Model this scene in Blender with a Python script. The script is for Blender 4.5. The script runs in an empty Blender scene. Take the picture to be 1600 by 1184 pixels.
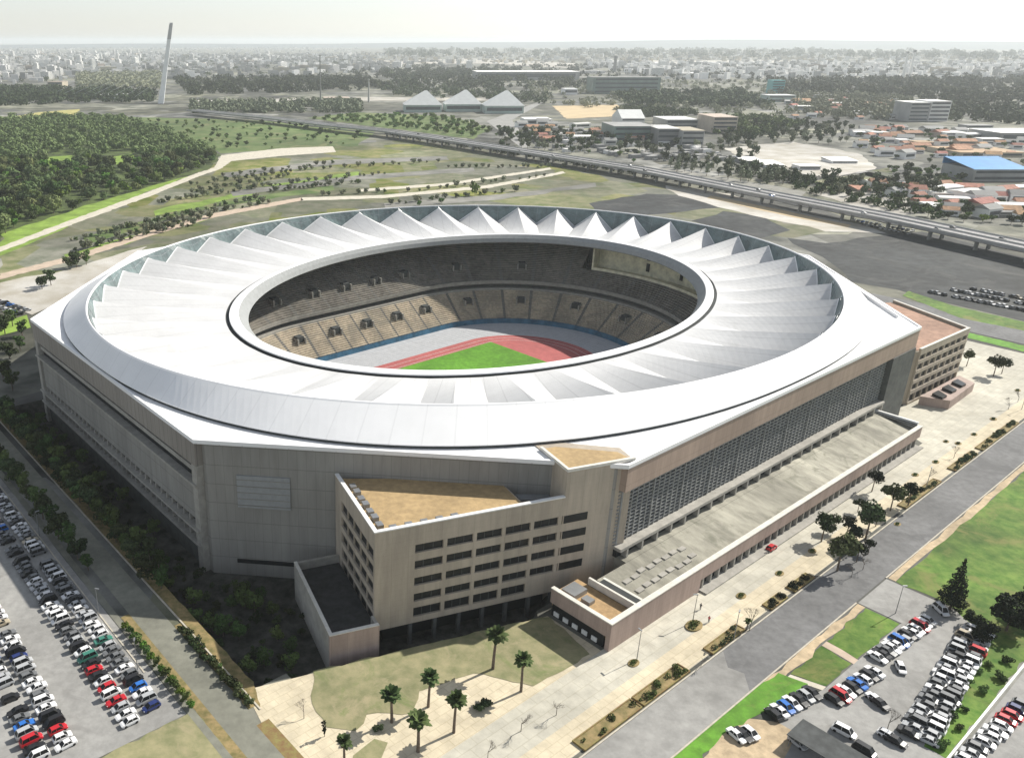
import bpy, math, random
import numpy as np
from mathutils import Vector, Matrix
HAZE_D, SKY_S, SUN_S, EXPO = 7e-5, .10, 4.7, .5
PI = math.pi
R_ = math.radians
scene = bpy.context.scene
COL = scene.collection

# ------------------------------------------------------------------ camera numbers
F_PX, CX, HOR, HC = 1312.0, 552.0, 63.3, 121.5
CY = 592.0
TH = math.atan((CY - HOR) / F_PX)
CT, ST = math.cos(TH), math.sin(TH)


def G(px, py, z=0.0):
    """ground point (world metres) seen at a place of the survey photo"""
    r = (px - CX) / F_PX
    u = -(py - CY) / F_PX
    t = (z - HC) / (-ST + u * CT)
    return (r * t, (CT + u * ST) * t)


def at_depth(px, py, Y):
    r = (px - CX) / F_PX
    u = -(py - CY) / F_PX
    t = Y / (CT + u * ST)
    return (r * t, Y, HC + (-ST + u * CT) * t)


PHI = R_(37.65)
OX, OY = 46.0, 321.2
CA, SA = math.cos(PHI), math.sin(PHI)


def L(a, b):
    """stadium axes -> world"""
    return (OX + a * CA - b * SA, OY + a * SA + b * CA)


def inv(x, y):
    return ((x - OX) * CA + (y - OY) * SA, -(x - OX) * SA + (y - OY) * CA)


# ------------------------------------------------------------------ materials
MATS = {}


def mat(name, col, rough=0.85, var=0.18, scale=0.25, col2=None, bump=0.0, metal=0.0, detail=6.0, spec=0.3,
        big=0.0, obj_random=0.0, coord='Object', stretch=None):
    """noise-varied principled material; big adds a second, broad blotch layer"""
    m = bpy.data.materials.new(name)
    m.use_nodes = True
    nt = m.node_tree
    N, K = nt.nodes, nt.links
    b = N['Principled BSDF']
    b.inputs['Roughness'].default_value = rough
    b.inputs['Metallic'].default_value = metal
    b.inputs['Specular IOR Level'].default_value = spec
    tc = N.new('ShaderNodeTexCoord')
    src = tc.outputs[coord]
    if stretch:
        mp = N.new('ShaderNodeMapping')
        mp.inputs['Scale'].default_value = stretch
        K.new(src, mp.inputs[0])
        src = mp.outputs[0]
    n = N.new('ShaderNodeTexNoise')
    n.inputs['Scale'].default_value = scale
    n.inputs['Detail'].default_value = detail
    n.inputs['Roughness'].default_value = 0.65
    K.new(src, n.inputs['Vector'])
    ramp = N.new('ShaderNodeValToRGB')
    c = np.array(col)
    lo = tuple(np.clip(c * (1 - var), 0, 1)) + (1,)
    hi = tuple(np.clip(np.array(col2) if col2 else c * (1 + var), 0, 1)) + (1,)
    ramp.color_ramp.elements[0].position = 0.36
    ramp.color_ramp.elements[1].position = 0.64
    ramp.color_ramp.elements[0].color = lo
    ramp.color_ramp.elements[1].color = hi
    K.new(n.outputs['Fac'], ramp.inputs[0])
    out = ramp.outputs[0]
    if big:
        n2 = N.new('ShaderNodeTexNoise')
        n2.inputs['Scale'].default_value = scale * 0.13
        n2.inputs['Detail'].default_value = 4.0
        K.new(src, n2.inputs['Vector'])
        mr = N.new('ShaderNodeMapRange')
        mr.inputs[1].default_value = 0.35
        mr.inputs[2].default_value = 0.65
        mr.inputs[3].default_value = 1 - big
        mr.inputs[4].default_value = 1 + big * 0.6
        K.new(n2.outputs['Fac'], mr.inputs[0])
        hs = N.new('ShaderNodeHueSaturation')
        K.new(mr.outputs[0], hs.inputs['Value'])
        K.new(out, hs.inputs['Color'])
        out = hs.outputs[0]
    if obj_random:
        oi = N.new('ShaderNodeObjectInfo')
        mr = N.new('ShaderNodeMapRange')
        mr.inputs[3].default_value = 1 - obj_random
        mr.inputs[4].default_value = 1 + obj_random
        K.new(oi.outputs['Random'], mr.inputs[0])
        hs = N.new('ShaderNodeHueSaturation')
        K.new(mr.outputs[0], hs.inputs['Value'])
        mr2 = N.new('ShaderNodeMapRange')
        mr2.inputs[3].default_value = 0.47
        mr2.inputs[4].default_value = 0.53
        ml = N.new('ShaderNodeMath')
        ml.operation = 'FRACT'
        mm = N.new('ShaderNodeMath')
        mm.operation = 'MULTIPLY'
        mm.inputs[1].default_value = 7.31
        K.new(oi.outputs['Random'], mm.inputs[0])
        K.new(mm.outputs[0], ml.inputs[0])
        K.new(ml.outputs[0], mr2.inputs[0])
        K.new(mr2.outputs[0], hs.inputs['Hue'])
        K.new(out, hs.inputs['Color'])
        out = hs.outputs[0]
    K.new(out, b.inputs['Base Color'])
    if bump:
        bp = N.new('ShaderNodeBump')
        bp.inputs['Strength'].default_value = bump
        bp.inputs['Distance'].default_value = 0.3
        K.new(n.outputs['Fac'], bp.inputs['Height'])
        K.new(bp.outputs[0], b.inputs['Normal'])
    MATS[name] = m
    return m


def panel_mat(name, col, pw, ph, gap=0.06, dark=0.55, var=0.1, rough=0.75, horiz=True):
    """cladding: panel joints every pw metres along the wall and every ph metres in height"""
    m = mat(name, col, rough=rough, var=var * .8, scale=0.5, big=0.14, stretch=(1, 1, .16))
    nt = m.node_tree
    N, K = nt.nodes, nt.links
    b = N['Principled BSDF']
    tc = N.new('ShaderNodeTexCoord')
    sp = N.new('ShaderNodeSeparateXYZ')
    K.new(tc.outputs['Object'], sp.inputs[0])
    ad = N.new('ShaderNodeMath')
    ad.operation = 'SUBTRACT'
    K.new(sp.outputs[0], ad.inputs[0])
    K.new(sp.outputs[1], ad.inputs[1])
    fac = None
    for s, p in ((ad.outputs[0], pw), (sp.outputs[2], ph)):
        d = N.new('ShaderNodeMath')
        d.operation = 'DIVIDE'
        K.new(s, d.inputs[0])
        d.inputs[1].default_value = p
        f = N.new('ShaderNodeMath')
        f.operation = 'FRACT'
        K.new(d.outputs[0], f.inputs[0])
        l = N.new('ShaderNodeMath')
        l.operation = 'LESS_THAN'
        K.new(f.outputs[0], l.inputs[0])
        l.inputs[1].default_value = gap
        if fac is None:
            fac = l.outputs[0]
        else:
            mx = N.new('ShaderNodeMath')
            mx.operation = 'MAXIMUM'
            K.new(fac, mx.inputs[0])
            K.new(l.outputs[0], mx.inputs[1])
            fac = mx.outputs[0]
    old = b.inputs['Base Color'].links[0].from_socket
    mix = N.new('ShaderNodeMix')
    mix.data_type = 'RGBA'
    mix.blend_type = 'MULTIPLY'
    K.new(fac, mix.inputs['Factor'])
    K.new(old, mix.inputs['A'])
    mix.inputs['B'].default_value = (dark, dark, dark, 1)
    K.new(mix.outputs['Result'], b.inputs['Base Color'])
    return m


def patches(m, col, scale, lo=.52, hi=.66):
    nt = m.node_tree
    N, K = nt.nodes, nt.links
    b = N['Principled BSDF']
    tc = N.new('ShaderNodeTexCoord')
    n = N.new('ShaderNodeTexNoise')
    n.inputs['Scale'].default_value = scale
    n.inputs['Detail'].default_value = 8.0
    n.inputs['Roughness'].default_value = .7
    n.inputs['Distortion'].default_value = 1.2
    K.new(tc.outputs['Object'], n.inputs['Vector'])
    mr = N.new('ShaderNodeMapRange')
    mr.inputs[1].default_value = lo
    mr.inputs[2].default_value = hi
    mr.inputs[4].default_value = .75
    K.new(n.outputs['Fac'], mr.inputs[0])
    old = b.inputs['Base Color'].links[0].from_socket
    mix = N.new('ShaderNodeMix')
    mix.data_type = 'RGBA'
    K.new(mr.outputs[0], mix.inputs['Factor'])
    K.new(old, mix.inputs['A'])
    mix.inputs['B'].default_value = tuple(col) + (1,)
    K.new(mix.outputs['Result'], b.inputs['Base Color'])


def paving_mat(name, col, sz):
    m = mat(name, col, var=.12, scale=.3, big=.16, detail=10)
    nt = m.node_tree
    N, K = nt.nodes, nt.links
    b = N['Principled BSDF']
    tc = N.new('ShaderNodeTexCoord')
    mp = N.new('ShaderNodeMapping')
    mp.inputs['Rotation'].default_value = (0, 0, -PHI)
    K.new(tc.outputs['Object'], mp.inputs[0])
    br = N.new('ShaderNodeTexBrick')
    br.offset = 0.5
    br.inputs['Scale'].default_value = 1.0
    br.inputs['Brick Width'].default_value = sz * 1.6
    br.inputs['Row Height'].default_value = sz
    br.inputs['Mortar Size'].default_value = .10
    br.inputs['Color1'].default_value = (1, 1, 1, 1)
    br.inputs['Color2'].default_value = (.93, .93, .93, 1)
    br.inputs['Mortar'].default_value = (.84, .83, .80, 1)
    K.new(mp.outputs[0], br.inputs['Vector'])
    old = b.inputs['Base Color'].links[0].from_socket
    mix = N.new('ShaderNodeMix')
    mix.data_type = 'RGBA'
    mix.blend_type = 'MULTIPLY'
    mix.inputs['Factor'].default_value = 1.0
    K.new(old, mix.inputs['A'])
    K.new(br.outputs['Color'], mix.inputs['B'])
    K.new(mix.outputs['Result'], b.inputs['Base Color'])
    return m


def add_seams(m, nrad=0, sq=0, dark=.86, w=.05):
    nt = m.node_tree
    N, K = nt.nodes, nt.links
    b = N['Principled BSDF']
    tc = N.new('ShaderNodeTexCoord')
    sp = N.new('ShaderNodeSeparateXYZ')
    K.new(tc.outputs['Object'], sp.inputs[0])

    def op(o, a, bb):
        n = N.new('ShaderNodeMath')
        n.operation = o
        for i, v in enumerate((a, bb)):
            if v is None:
                continue
            if isinstance(v, (int, float)):
                n.inputs[i].default_value = v
            else:
                K.new(v, n.inputs[i])
        return n.outputs[0]
    fac = None
    srcs = []
    if nrad:
        srcs.append(op('MULTIPLY', op('ARCTAN2', op('MULTIPLY', sp.outputs[1], 1.17), sp.outputs[0]), nrad / (2 * PI)))
    if sq:
        srcs += [op('DIVIDE', sp.outputs[0], sq), op('DIVIDE', sp.outputs[1], sq)]
    for s in srcs:
        f = op('LESS_THAN', op('FRACT', op('ADD', s, 500.0), None), w)
        fac = f if fac is None else op('MAXIMUM', fac, f)
    old = b.inputs['Base Color'].links[0].from_socket
    mix = N.new('ShaderNodeMix')
    mix.data_type = 'RGBA'
    mix.blend_type = 'MULTIPLY'
    K.new(fac, mix.inputs['Factor'])
    K.new(old, mix.inputs['A'])
    mix.inputs['B'].default_value = (dark, dark, dark, 1)
    K.new(mix.outputs['Result'], b.inputs['Base Color'])


M = MATS
mat('white_plate', (.83, .83, .83), rough=.55, var=.05, scale=.09, big=.06, detail=9)
add_seams(M['white_plate'], 0, 8.0, .80, .03)
mat('white_band', (.86, .86, .86), rough=.55, var=.03, scale=.1, big=.04, detail=9)
add_seams(M['white_band'], 120, 0, .93, .05)
mat('white_roof', (.86, .86, .86), rough=.55, var=.03, scale=.05, big=.03)
mat('white_membrane', (.60, .60, .598), rough=.6, var=.05, scale=.1, big=.06, detail=9)
add_seams(M['white_membrane'], 160, 0, .86, .06)
mat('white_paint', (.78, .78, .76), rough=.6, var=.05, scale=.6)
mat('pale_edge', (.66, .64, .58), var=.1, scale=.6)
mat('dark_gap', (.05, .055, .055), rough=.9)
mat('teal_glass', (.125, .165, .165), rough=.3, var=.3, scale=.22, spec=.4)
mat('dark_glass', (.016, .018, .020), rough=.35, var=.3, scale=.4, spec=.25)
panel_mat('grey_panel', (.295, .285, .262), 3.2, 5.2, gap=.035, dark=.72)
panel_mat('grey_fascia', (.29, .265, .235), 2.5, 50, gap=.10, dark=.7)
panel_mat('rose_fascia', (.38, .29, .235), 2.5, 3.4, gap=.05, dark=.85)
mat('dark_panel', (.10, .105, .10), var=.2, scale=.4)
mat('light_louvre', (.30, .31, .31), var=.08, scale=.6)
mat('concrete', (.36, .345, .31), var=.14, scale=.5, big=.12, bump=.1)
mat('concrete_roof', (.36, .345, .285), var=.28, scale=.30, big=.3, detail=12, stretch=(1, .35, 1))
panel_mat('tan_stone', (.45, .39, .315), 2.4, 1.35, gap=.03, dark=.86, var=.14)
panel_mat('rose_stone', (.39, .30, .26), 2.2, 1.3, gap=.035, dark=.85, var=.15)
mat('gravel_roof', (.42, .30, .155), var=.15, scale=.7, big=.12, bump=.1)
mat('gravel_terrace', (.40, .27, .14), var=.2, scale=.8)
mat('bitumen_roof', (.05, .05, .05), var=.3, scale=.5)
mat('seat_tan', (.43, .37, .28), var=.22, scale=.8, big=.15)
mat('seat_tan_shade', (.165, .152, .13), var=.3, scale=.5, big=.2)  # upper tier: the tan seats again, darkened for the shade under the roof
mat('aisle_dull', (.17, .165, .15), var=.1, scale=.8)
mat('screen_grey', (.27, .275, .27), var=.15, scale=.5)
mat('screen_back', (.085, .09, .09), var=.3, scale=.3)
mat('roof_reddish', (.34, .21, .15), var=.2, scale=.4, big=.2)
mat('aisle', (.42, .41, .38), var=.1, scale=.8)
mat('stand_wall', (.30, .29, .26), var=.15, scale=.5)
mat('suite_wall', (.74, .70, .52), var=.2, scale=.3)
mat('blue_board', (.06, .17, .27), var=.3, scale=.3)
mat('pitch_grass', (.10, .26, .02), var=.2, scale=.6, big=.2)
mat('track_red', (.42, .12, .115), var=.1, scale=.4, big=.1)
mat('track_grey', (.40, .41, .43), var=.08, scale=.4)
mat('line_white', (.75, .75, .73), var=.05)
mat('asphalt', (.165, .165, .165), var=.16, scale=.5, big=.18, detail=9)
mat('asphalt_light', (.31, .305, .29), var=.12, scale=.5, big=.14, detail=9)
mat('asphalt_dark', (.036, .039, .040), var=.35, scale=.15, big=.4, detail=9)
mat('asphalt_pale', (.29, .285, .27), var=.16, scale=.3, big=.2, detail=9)
mat('asphalt_olive', (.22, .22, .18), var=.14, scale=.4, big=.18, detail=9)
mat('kerb_stone', (.50, .46, .38), var=.14, scale=.8)
mat('verge_sand', (.46, .36, .235), var=.2, scale=.5, big=.2)
paving_mat('plaza', (.53, .505, .425), 2.6)
paving_mat('plaza_cream', (.62, .545, .40), 1.8)
mat('lawn', (.085, .215, .018), var=.35, scale=.35, col2=(.15, .235, .04), big=.4, detail=10, bump=.25)
mat('lawn_bright', (.11, .27, .025), var=.25, scale=.4, big=.15, detail=10, bump=.25)
mat('lawn_dry', (.235, .245, .12), var=.18, scale=.25, col2=(.33, .30, .17), big=.15, detail=10, bump=.2)
mat('strip_dry', (.22, .20, .075), var=.3, scale=.5, col2=(.34, .25, .12), big=.2, detail=10)
mat('soil_red', (.30, .175, .085), var=.3, scale=.8, col2=(.25, .22, .08))
mat('garden_shade', (.028, .03, .022), var=.45, scale=.22, col2=(.10, .098, .085), big=.3, detail=10)  # asphalt and growth, darkened to stand in for the building's deep shade
mat('field_olive', (.135, .16, .07), var=.25, scale=.06, col2=(.24, .225, .15), big=.35, detail=12)
mat('field_green', (.10, .18, .035), var=.35, scale=.04, col2=(.155, .20, .07), big=.25, detail=12)
mat('field_lime', (.20, .30, .05), var=.3, scale=.08, big=.2, detail=10)
mat('field_yellow', (.42, .38, .14), var=.2, scale=.05)
mat('field_grey', (.20, .20, .175), var=.3, scale=.03, col2=(.30, .29, .26), big=.3, detail=12)
mat('dirt_pale', (.46, .42, .34), var=.2, scale=.04, col2=(.55, .53, .49), big=.25, detail=12)
mat('dirt_sand', (.55, .43, .26), var=.1, scale=.03)
mat('path_pale', (.55, .51, .42), var=.12, scale=.2)
mat('path_pink', (.50, .40, .31), var=.12, scale=.2)
mat('wood_floor', (.045, .06, .022), var=.4, scale=.06, col2=(.10, .14, .035), detail=12)
mat('ground_far', (.10, .108, .085), var=.45, scale=.03, col2=(.25, .245, .21), big=.3, detail=14)
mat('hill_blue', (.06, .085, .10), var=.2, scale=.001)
for nm, c, ob in (('leaf_dark', (.055, .075, .032), .4), ('leaf_mid', (.075, .115, .035), .45), ('leaf_wood', (.115, .145, .058), .55),
                  ('leaf_green', (.10, .17, .03), .3), ('leaf_grey', (.19, .205, .135), .4), ('leaf_palm', (.066, .10, .036), .25),
                  ('leaf_black', (.018, .025, .013), .2), ('leaf_shrub', (.036, .05, .018), .4)):
    mat(nm, c, rough=.8, var=.35, scale=1.2, obj_random=ob, spec=.1)
def plots(m, size, amt):
    nt = m.node_tree
    N, K = nt.nodes, nt.links
    b = N['Principled BSDF']
    tc = N.new('ShaderNodeTexCoord')
    v = N.new('ShaderNodeTexVoronoi')
    v.distance = 'MANHATTAN'
    v.inputs['Scale'].default_value = 1.0 / size
    K.new(tc.outputs['Object'], v.inputs['Vector'])
    sp = N.new('ShaderNodeSeparateColor')
    K.new(v.outputs['Color'], sp.inputs[0])
    mr = N.new('ShaderNodeMapRange')
    mr.inputs[3].default_value = 1 - amt
    mr.inputs[4].default_value = 1 + amt
    K.new(sp.outputs[0], mr.inputs[0])
    hs = N.new('ShaderNodeHueSaturation')
    K.new(mr.outputs[0], hs.inputs['Value'])
    ms = N.new('ShaderNodeMapRange')
    ms.inputs[3].default_value = .5
    ms.inputs[4].default_value = 1.9
    K.new(sp.outputs[1], ms.inputs[0])
    K.new(ms.outputs[0], hs.inputs['Saturation'])
    old = b.inputs['Base Color'].links[0].from_socket
    K.new(old, hs.inputs['Color'])
    K.new(hs.outputs[0], b.inputs['Base Color'])


plots(M['ground_far'], 85.0, .55)
patches(M['lawn'], (.20, .19, .06), .07)
patches(M['lawn_bright'], (.17, .20, .05), .12, .55, .7)
patches(M['lawn_dry'], (.36, .31, .19), .12)
patches(M['lawn_dry'], (.14, .19, .06), .09, .56, .7)
patches(M['field_green'], (.22, .20, .10), .025)
patches(M['field_olive'], (.075, .11, .035), .03)
patches(M['asphalt_light'], (.20, .195, .185), .06)
patches(M['asphalt'], (.115, .115, .115), .05, .55, .62)
patches(M['plaza'], (.40, .37, .30), .09, .55, .7)
patches(M['concrete_roof'], (.16, .16, .12), .10, .54, .66)
patches(M['asphalt_dark'], (.085, .085, .08), .03)
patches(M['white_plate'], (.66, .66, .64), .05, .56, .72)
patches(M['white_membrane'], (.50, .50, .49), .06, .57, .75)
patches(M['seat_tan'], (.26, .235, .19), .07, .45, .6)
patches(M['seat_tan_shade'], (.24, .22, .185), .06, .5, .62)
plots(M['field_olive'], 60.0, .18)
mat('frond_dead', (.14, .10, .055), var=.3, scale=1)
mat('bark', (.14, .11, .085), var=.3, scale=2)
mat('twig', (.17, .15, .13), var=.2, scale=2)
mat('metal_grey', (.30, .31, .32), rough=.45, metal=.6, var=.1)
mat('tyre', (.02, .02, .02), rough=.9)
mat('deck', (.33, .32, .32), var=.12, scale=.15, big=.12)
mat('parapet', (.42, .42, .40), var=.1, scale=.3)
mat('pier', (.24, .24, .23), var=.15, scale=.3)
mat('pylon_white', (.85, .86, .86), var=.06, scale=.1)
mat('pylon_cap', (.48, .48, .48), var=.1, scale=.1)
mat('block_white', (.80, .79, .76), var=.06, scale=.05, obj_random=.22)
mat('block_grey', (.30, .30, .29), var=.15, scale=.05, obj_random=.25)
mat('block_tan', (.46, .40, .32), var=.12, scale=.05, obj_random=.2)
mat('block_window', (.07, .08, .09), rough=.3, var=.2)
mat('roof_terracotta', (.38, .20, .13), var=.25, scale=.3, obj_random=.2)
mat('roof_blue', (.03, .23, .52), rough=.5, var=.12, scale=.1)
mat('roof_tan', (.45, .32, .2), var=.15, scale=.2)
mat('tent_white', (.72, .73, .71), var=.05, scale=.1)
mat('tent_green', (.40, .48, .44), var=.08, scale=.1)
mat('glass_green', (.17, .23, .21), rough=.3, var=.2, scale=.05)
mat('glass_teal', (.10, .38, .38), rough=.4, var=.1, scale=.05)
mat('carport', (.075, .08, .08), var=.25, scale=.5)
PAINT = {}
for nm, c in (('white', (.76, .76, .76)), ('silver', (.42, .43, .44)), ('grey', (.16, .165, .17)), ('black', (.02, .02, .022)),
              ('red', (.50, .02, .03)), ('blue', (.03, .16, .52)), ('dark blue', (.02, .035, .14)), ('green', (.05, .20, .15)),
              ('beige', (.42, .36, .26))):
    PAINT[nm] = mat('paint_' + nm.replace(' ', '_'), c, rough=.28, var=.04, scale=1, spec=.5)


# ------------------------------------------------------------------ mesh building
class MB:
    def __init__(s):
        s.v, s.f, s.mi = [], [], []

    def add(s, verts, faces, mi=0):
        o = len(s.v)
        s.v.extend([tuple(map(float, p)) for p in verts])
        for fc in faces:
            s.f.append(tuple(i + o for i in fc))
            s.mi.append(mi)

    def box(s, x0, x1, y0, y1, z0, z1, mi=0):
        s.prism([(x0, y0), (x1, y0), (x1, y1), (x0, y1)], z0, z1, mi)

    def prism(s, poly, z0, z1, mi=0, top_mi=None):
        n = len(poly)
        zb = z0 if hasattr(z0, '__len__') else [z0] * n
        zt = z1 if hasattr(z1, '__len__') else [z1] * n
        s.add([(p[0], p[1], zb[i]) for i, p in enumerate(poly)] + [(p[0], p[1], zt[i]) for i, p in enumerate(poly)],
              [tuple(range(n))[::-1]] + [(i, (i + 1) % n, (i + 1) % n + n, i + n) for i in range(n)], mi)
        s.add([(p[0], p[1], zt[i]) for i, p in enumerate(poly)], [tuple(range(n))], mi if top_mi is None else top_mi)

    def obox(s, c, ux, hx, hy, z0, z1, mi=0):
        """box about c, half sizes hx along ux and hy across"""
        l = math.hypot(*ux)
        ux = (ux[0] / l, ux[1] / l)
        vx = (-ux[1], ux[0])
        s.prism([(c[0] + i * hx * ux[0] + j * hy * vx[0], c[1] + i * hx * ux[1] + j * hy * vx[1])
                 for i, j in ((-1, -1), (1, -1), (1, 1), (-1, 1))], z0, z1, mi)

    def wallseg(s, p, q, th, z0, z1, mi=0, ext=0):
        c = ((p[0] + q[0]) / 2, (p[1] + q[1]) / 2)
        d = (q[0] - p[0], q[1] - p[1])
        s.obox(c, d, math.hypot(*d) / 2 + ext, th / 2, z0, z1, mi)

    def tube(s, p, q, r0, r1=None, n=6, mi=0, caps=True):
        p, q = Vector(p), Vector(q)
        r1 = r0 if r1 is None else r1
        d = (q - p).normalized()
        x = d.orthogonal().normalized()
        y = d.cross(x)
        vs = []
        for c, r in ((p, r0), (q, r1)):
            for i in range(n):
                t = 2 * PI * i / n
                vs.append(c + x * r * math.cos(t) + y * r * math.sin(t))
        fs = [(i, (i + 1) % n, (i + 1) % n + n, i + n) for i in range(n)]
        if caps:
            fs += [tuple(range(n))[::-1], tuple(range(n, 2 * n))]
        s.add(vs, fs, mi)

    def loft(s, rings, closed=True, mi=0):
        """rings: equal-length lists of points; mi may be a list per band or callable(band, seg)"""
        n = len(rings[0])
        o = len(s.v)
        for r in rings:
            s.v.extend([tuple(map(float, p)) for p in r])
        for j in range(len(rings) - 1):
            for i in range(n if closed else n - 1):
                k = (i + 1) % n
                s.f.append((o + j * n + i, o + j * n + k, o + (j + 1) * n + k, o + (j + 1) * n + i))
                s.mi.append(mi(j, i) if callable(mi) else mi)

    def build(s, name, mats, parent=None, loc=None, smooth=False):
        me = bpy.data.meshes.new(name)
        me.from_pydata(s.v, [], s.f)
        for m in (mats if isinstance(mats, (list, tuple)) else [mats]):
            me.materials.append(M[m] if isinstance(m, str) else m)
        if any(s.mi):
            me.polygons.foreach_set('material_index', s.mi)
        if smooth:
            me.polygons.foreach_set('use_smooth', [True] * len(me.polygons))
        me.update()
        o = bpy.data.objects.new(name, me)
        COL.objects.link(o)
        if parent:
            o.parent = parent
        if loc:
            o.location = loc
        return o


def tag(o, label=None, cat=None, group=None, kind=None):
    if label:
        o['label'] = label
    if cat:
        o['category'] = cat
    if group:
        o['group'] = group
    if kind:
        o['kind'] = kind
    return o


def empty(name, loc=(0, 0, 0), rz=0.0):
    o = bpy.data.objects.new(name, None)
    o.empty_display_size = 1.0
    COL.objects.link(o)
    o.location = loc
    o.rotation_euler = (0, 0, rz)
    return o


def kids(o, table):
    return table.get(o.name, [])


def copy_thing(parts, root, loc, rz=0.0, sc=1.0):
    """parts: list of child objects; copies the root and each of its parts"""
    r = root.copy()
    COL.objects.link(r)
    r.location = loc
    r.rotation_euler = (0, 0, rz)
    r.scale = (sc, sc, sc) if not hasattr(sc, '__len__') else sc
    out = []
    for ch in parts:
        c = ch.copy()
        COL.objects.link(c)
        c.parent = r
        out.append(c)
    return r, out


RAGGED = {'lawn': .35, 'lawn_bright': .35, 'lawn_dry': .4, 'strip_dry': .2, 'verge_sand': .4, 'garden_shade': .5}
RAGGED.update({k: 3.0 for k in ('field_olive', 'field_green', 'field_lime', 'field_yellow', 'field_grey', 'dirt_pale', 'dirt_sand', 'wood_floor', 'asphalt_dark')})
RAGGED.update(path_pale=.8, path_pink=.6)
_rg = random.Random(555)


def ragged(pts, amp):
    out = []
    for i, p in enumerate(pts):
        q = pts[(i + 1) % len(pts)]
        d = (q[0] - p[0], q[1] - p[1])
        l = math.hypot(*d)
        n = max(1, min(60, int(l / (amp * 5))))
        for k in range(n):
            f = k / n
            e = _rg.gauss(0, amp * .6) if k else 0
            out.append((p[0] + d[0] * f - d[1] / l * e, p[1] + d[1] * f + d[0] / l * e))
    return out


def sheet(name, pts, z, m, kind='structure', label=None, cat=None):
    mb = MB()
    if m in RAGGED:
        pts = ragged(pts, RAGGED[m])
    mb.add([(p[0], p[1], z) for p in pts], [tuple(range(len(pts)))])
    o = mb.build(name, m)
    # upward normals
    if o.data.polygons[0].normal.z < 0:
        o.data.flip_normals()
    tag(o, label, cat, None, kind)
    return o


def PG(*pts):
    return [G(x, y) for x, y in pts]


def PL(*pts):
    return [L(a, b) for a, b in pts]


ORD = ('zeroth first second third fourth fifth sixth seventh eighth ninth tenth eleventh twelfth thirteenth fourteenth fifteenth '
       'sixteenth seventeenth eighteenth nineteenth twentieth').split()


def ordn(i):
    if i < len(ORD):
        return ORD[i]
    tens = {2: 'twenty', 3: 'thirty', 4: 'forty', 5: 'fifty', 6: 'sixty'}
    if i % 10 == 0:
        return {2: 'twentieth', 3: 'thirtieth', 4: 'fortieth', 5: 'fiftieth', 6: 'sixtieth'}[i // 10]
    return tens[i // 10] + '-' + ORD[i % 10]


def inside(p, poly):
    c = False
    n = len(poly)
    for i in range(n):
        a, b = poly[i], poly[i - 1]
        if (a[1] > p[1]) != (b[1] > p[1]) and p[0] < (b[0] - a[0]) * (p[1] - a[1]) / (b[1] - a[1]) + a[0]:
            c = not c
    return c


def scatter(poly, n, rnd, mind=0.0):
    xs = [p[0] for p in poly]
    ys = [p[1] for p in poly]
    out = []
    grid = {}
    tries = 0
    while len(out) < n and tries < n * 60:
        tries += 1
        p = (rnd.uniform(min(xs), max(xs)), rnd.uniform(min(ys), max(ys)))
        if not inside(p, poly):
            continue
        if mind:
            g = (int(p[0] // mind), int(p[1] // mind))
            if any((p[0] - q[0]) ** 2 + (p[1] - q[1]) ** 2 < mind * mind
                   for i in (-1, 0, 1) for j in (-1, 0, 1) for q in grid.get((g[0] + i, g[1] + j), ())):
                continue
            grid.setdefault(g, []).append(p)
        out.append(p)
    return out


#==GROUND==
# ------------------------------------------------------------------ ground
MOAT = [(-165.2, 66), (-165.2, -105.6), (-155, -109.4), (-102.5, -127.4), (-101.5, -124), (-72, -120), (-136, -54), (-146, 0), (-146, 66)]
OFA, OFB = 150.0, 128.0


def ground_h(a, b):
    if abs(a) < 146 and abs(b) < 125 and abs(a) + abs(b) < 204:
        return -9.5
    if inside((a, b), MOAT):
        return -5.0
    return 0.0


mb = MB()
A0, A1, B0, B1, STP = -216.0, 171.0, -216.0, 150.0, 3.0
na, nb = int((A1 - A0) / STP), int((B1 - B0) / STP)
vs = []
for j in range(nb + 1):
    for i in range(na + 1):
        a, b = A0 + i * STP, B0 + j * STP
        x, y = L(a, b)
        vs.append((x, y, ground_h(a, b)))
fs = []
W = na + 1
mis = []
for j in range(nb):
    for i in range(na):
        fs.append((j * W + i, j * W + i + 1, (j + 1) * W + i + 1, (j + 1) * W + i))
        ac, bc = A0 + (i + .5) * STP, B0 + (j + .5) * STP
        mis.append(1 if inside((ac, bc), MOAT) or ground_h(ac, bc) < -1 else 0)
base = len(vs)
c4 = [0, na, nb * W + na, nb * W]
BIGR = 36000.0
for a, b in ((-BIGR, -BIGR), (BIGR, -BIGR), (BIGR, BIGR), (-BIGR, BIGR)):
    vs.append(L(a, b) + (0.0,))
for k in range(4):
    fs.append((base + k, base + (k + 1) % 4, c4[(k + 1) % 4], c4[k]))
    mis.append(0)
mb.v, mb.f, mb.mi = vs, fs, mis
tag(mb.build('ground', ['ground_far', 'garden_shade']), kind='structure')

# low ridge on the horizon
mb = MB()
rnd = random.Random(5)
n = 90
top, f0, bk = [], [], []
ph = [rnd.uniform(0, 6.28) for _ in range(6)]
for i in range(n + 1):
    t = i / n
    ang = R_(-38 + 86 * t)
    h = 62 + 22 * math.sin(5 * t + ph[0]) + 14 * math.sin(13 * t + ph[1]) + 7 * math.sin(31 * t + ph[2]) + 30 * max(0, math.sin((t - .3) * 4.5))
    for lst, rr, z in ((f0, 15500, -1), (top, 17500, max(20, h)), (bk, 20500, -1)):
        lst.append((math.sin(ang) * rr, math.cos(ang) * rr, z))
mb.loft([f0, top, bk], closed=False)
tag(mb.build('far_hills', 'hill_blue', smooth=True), kind='structure')

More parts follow.
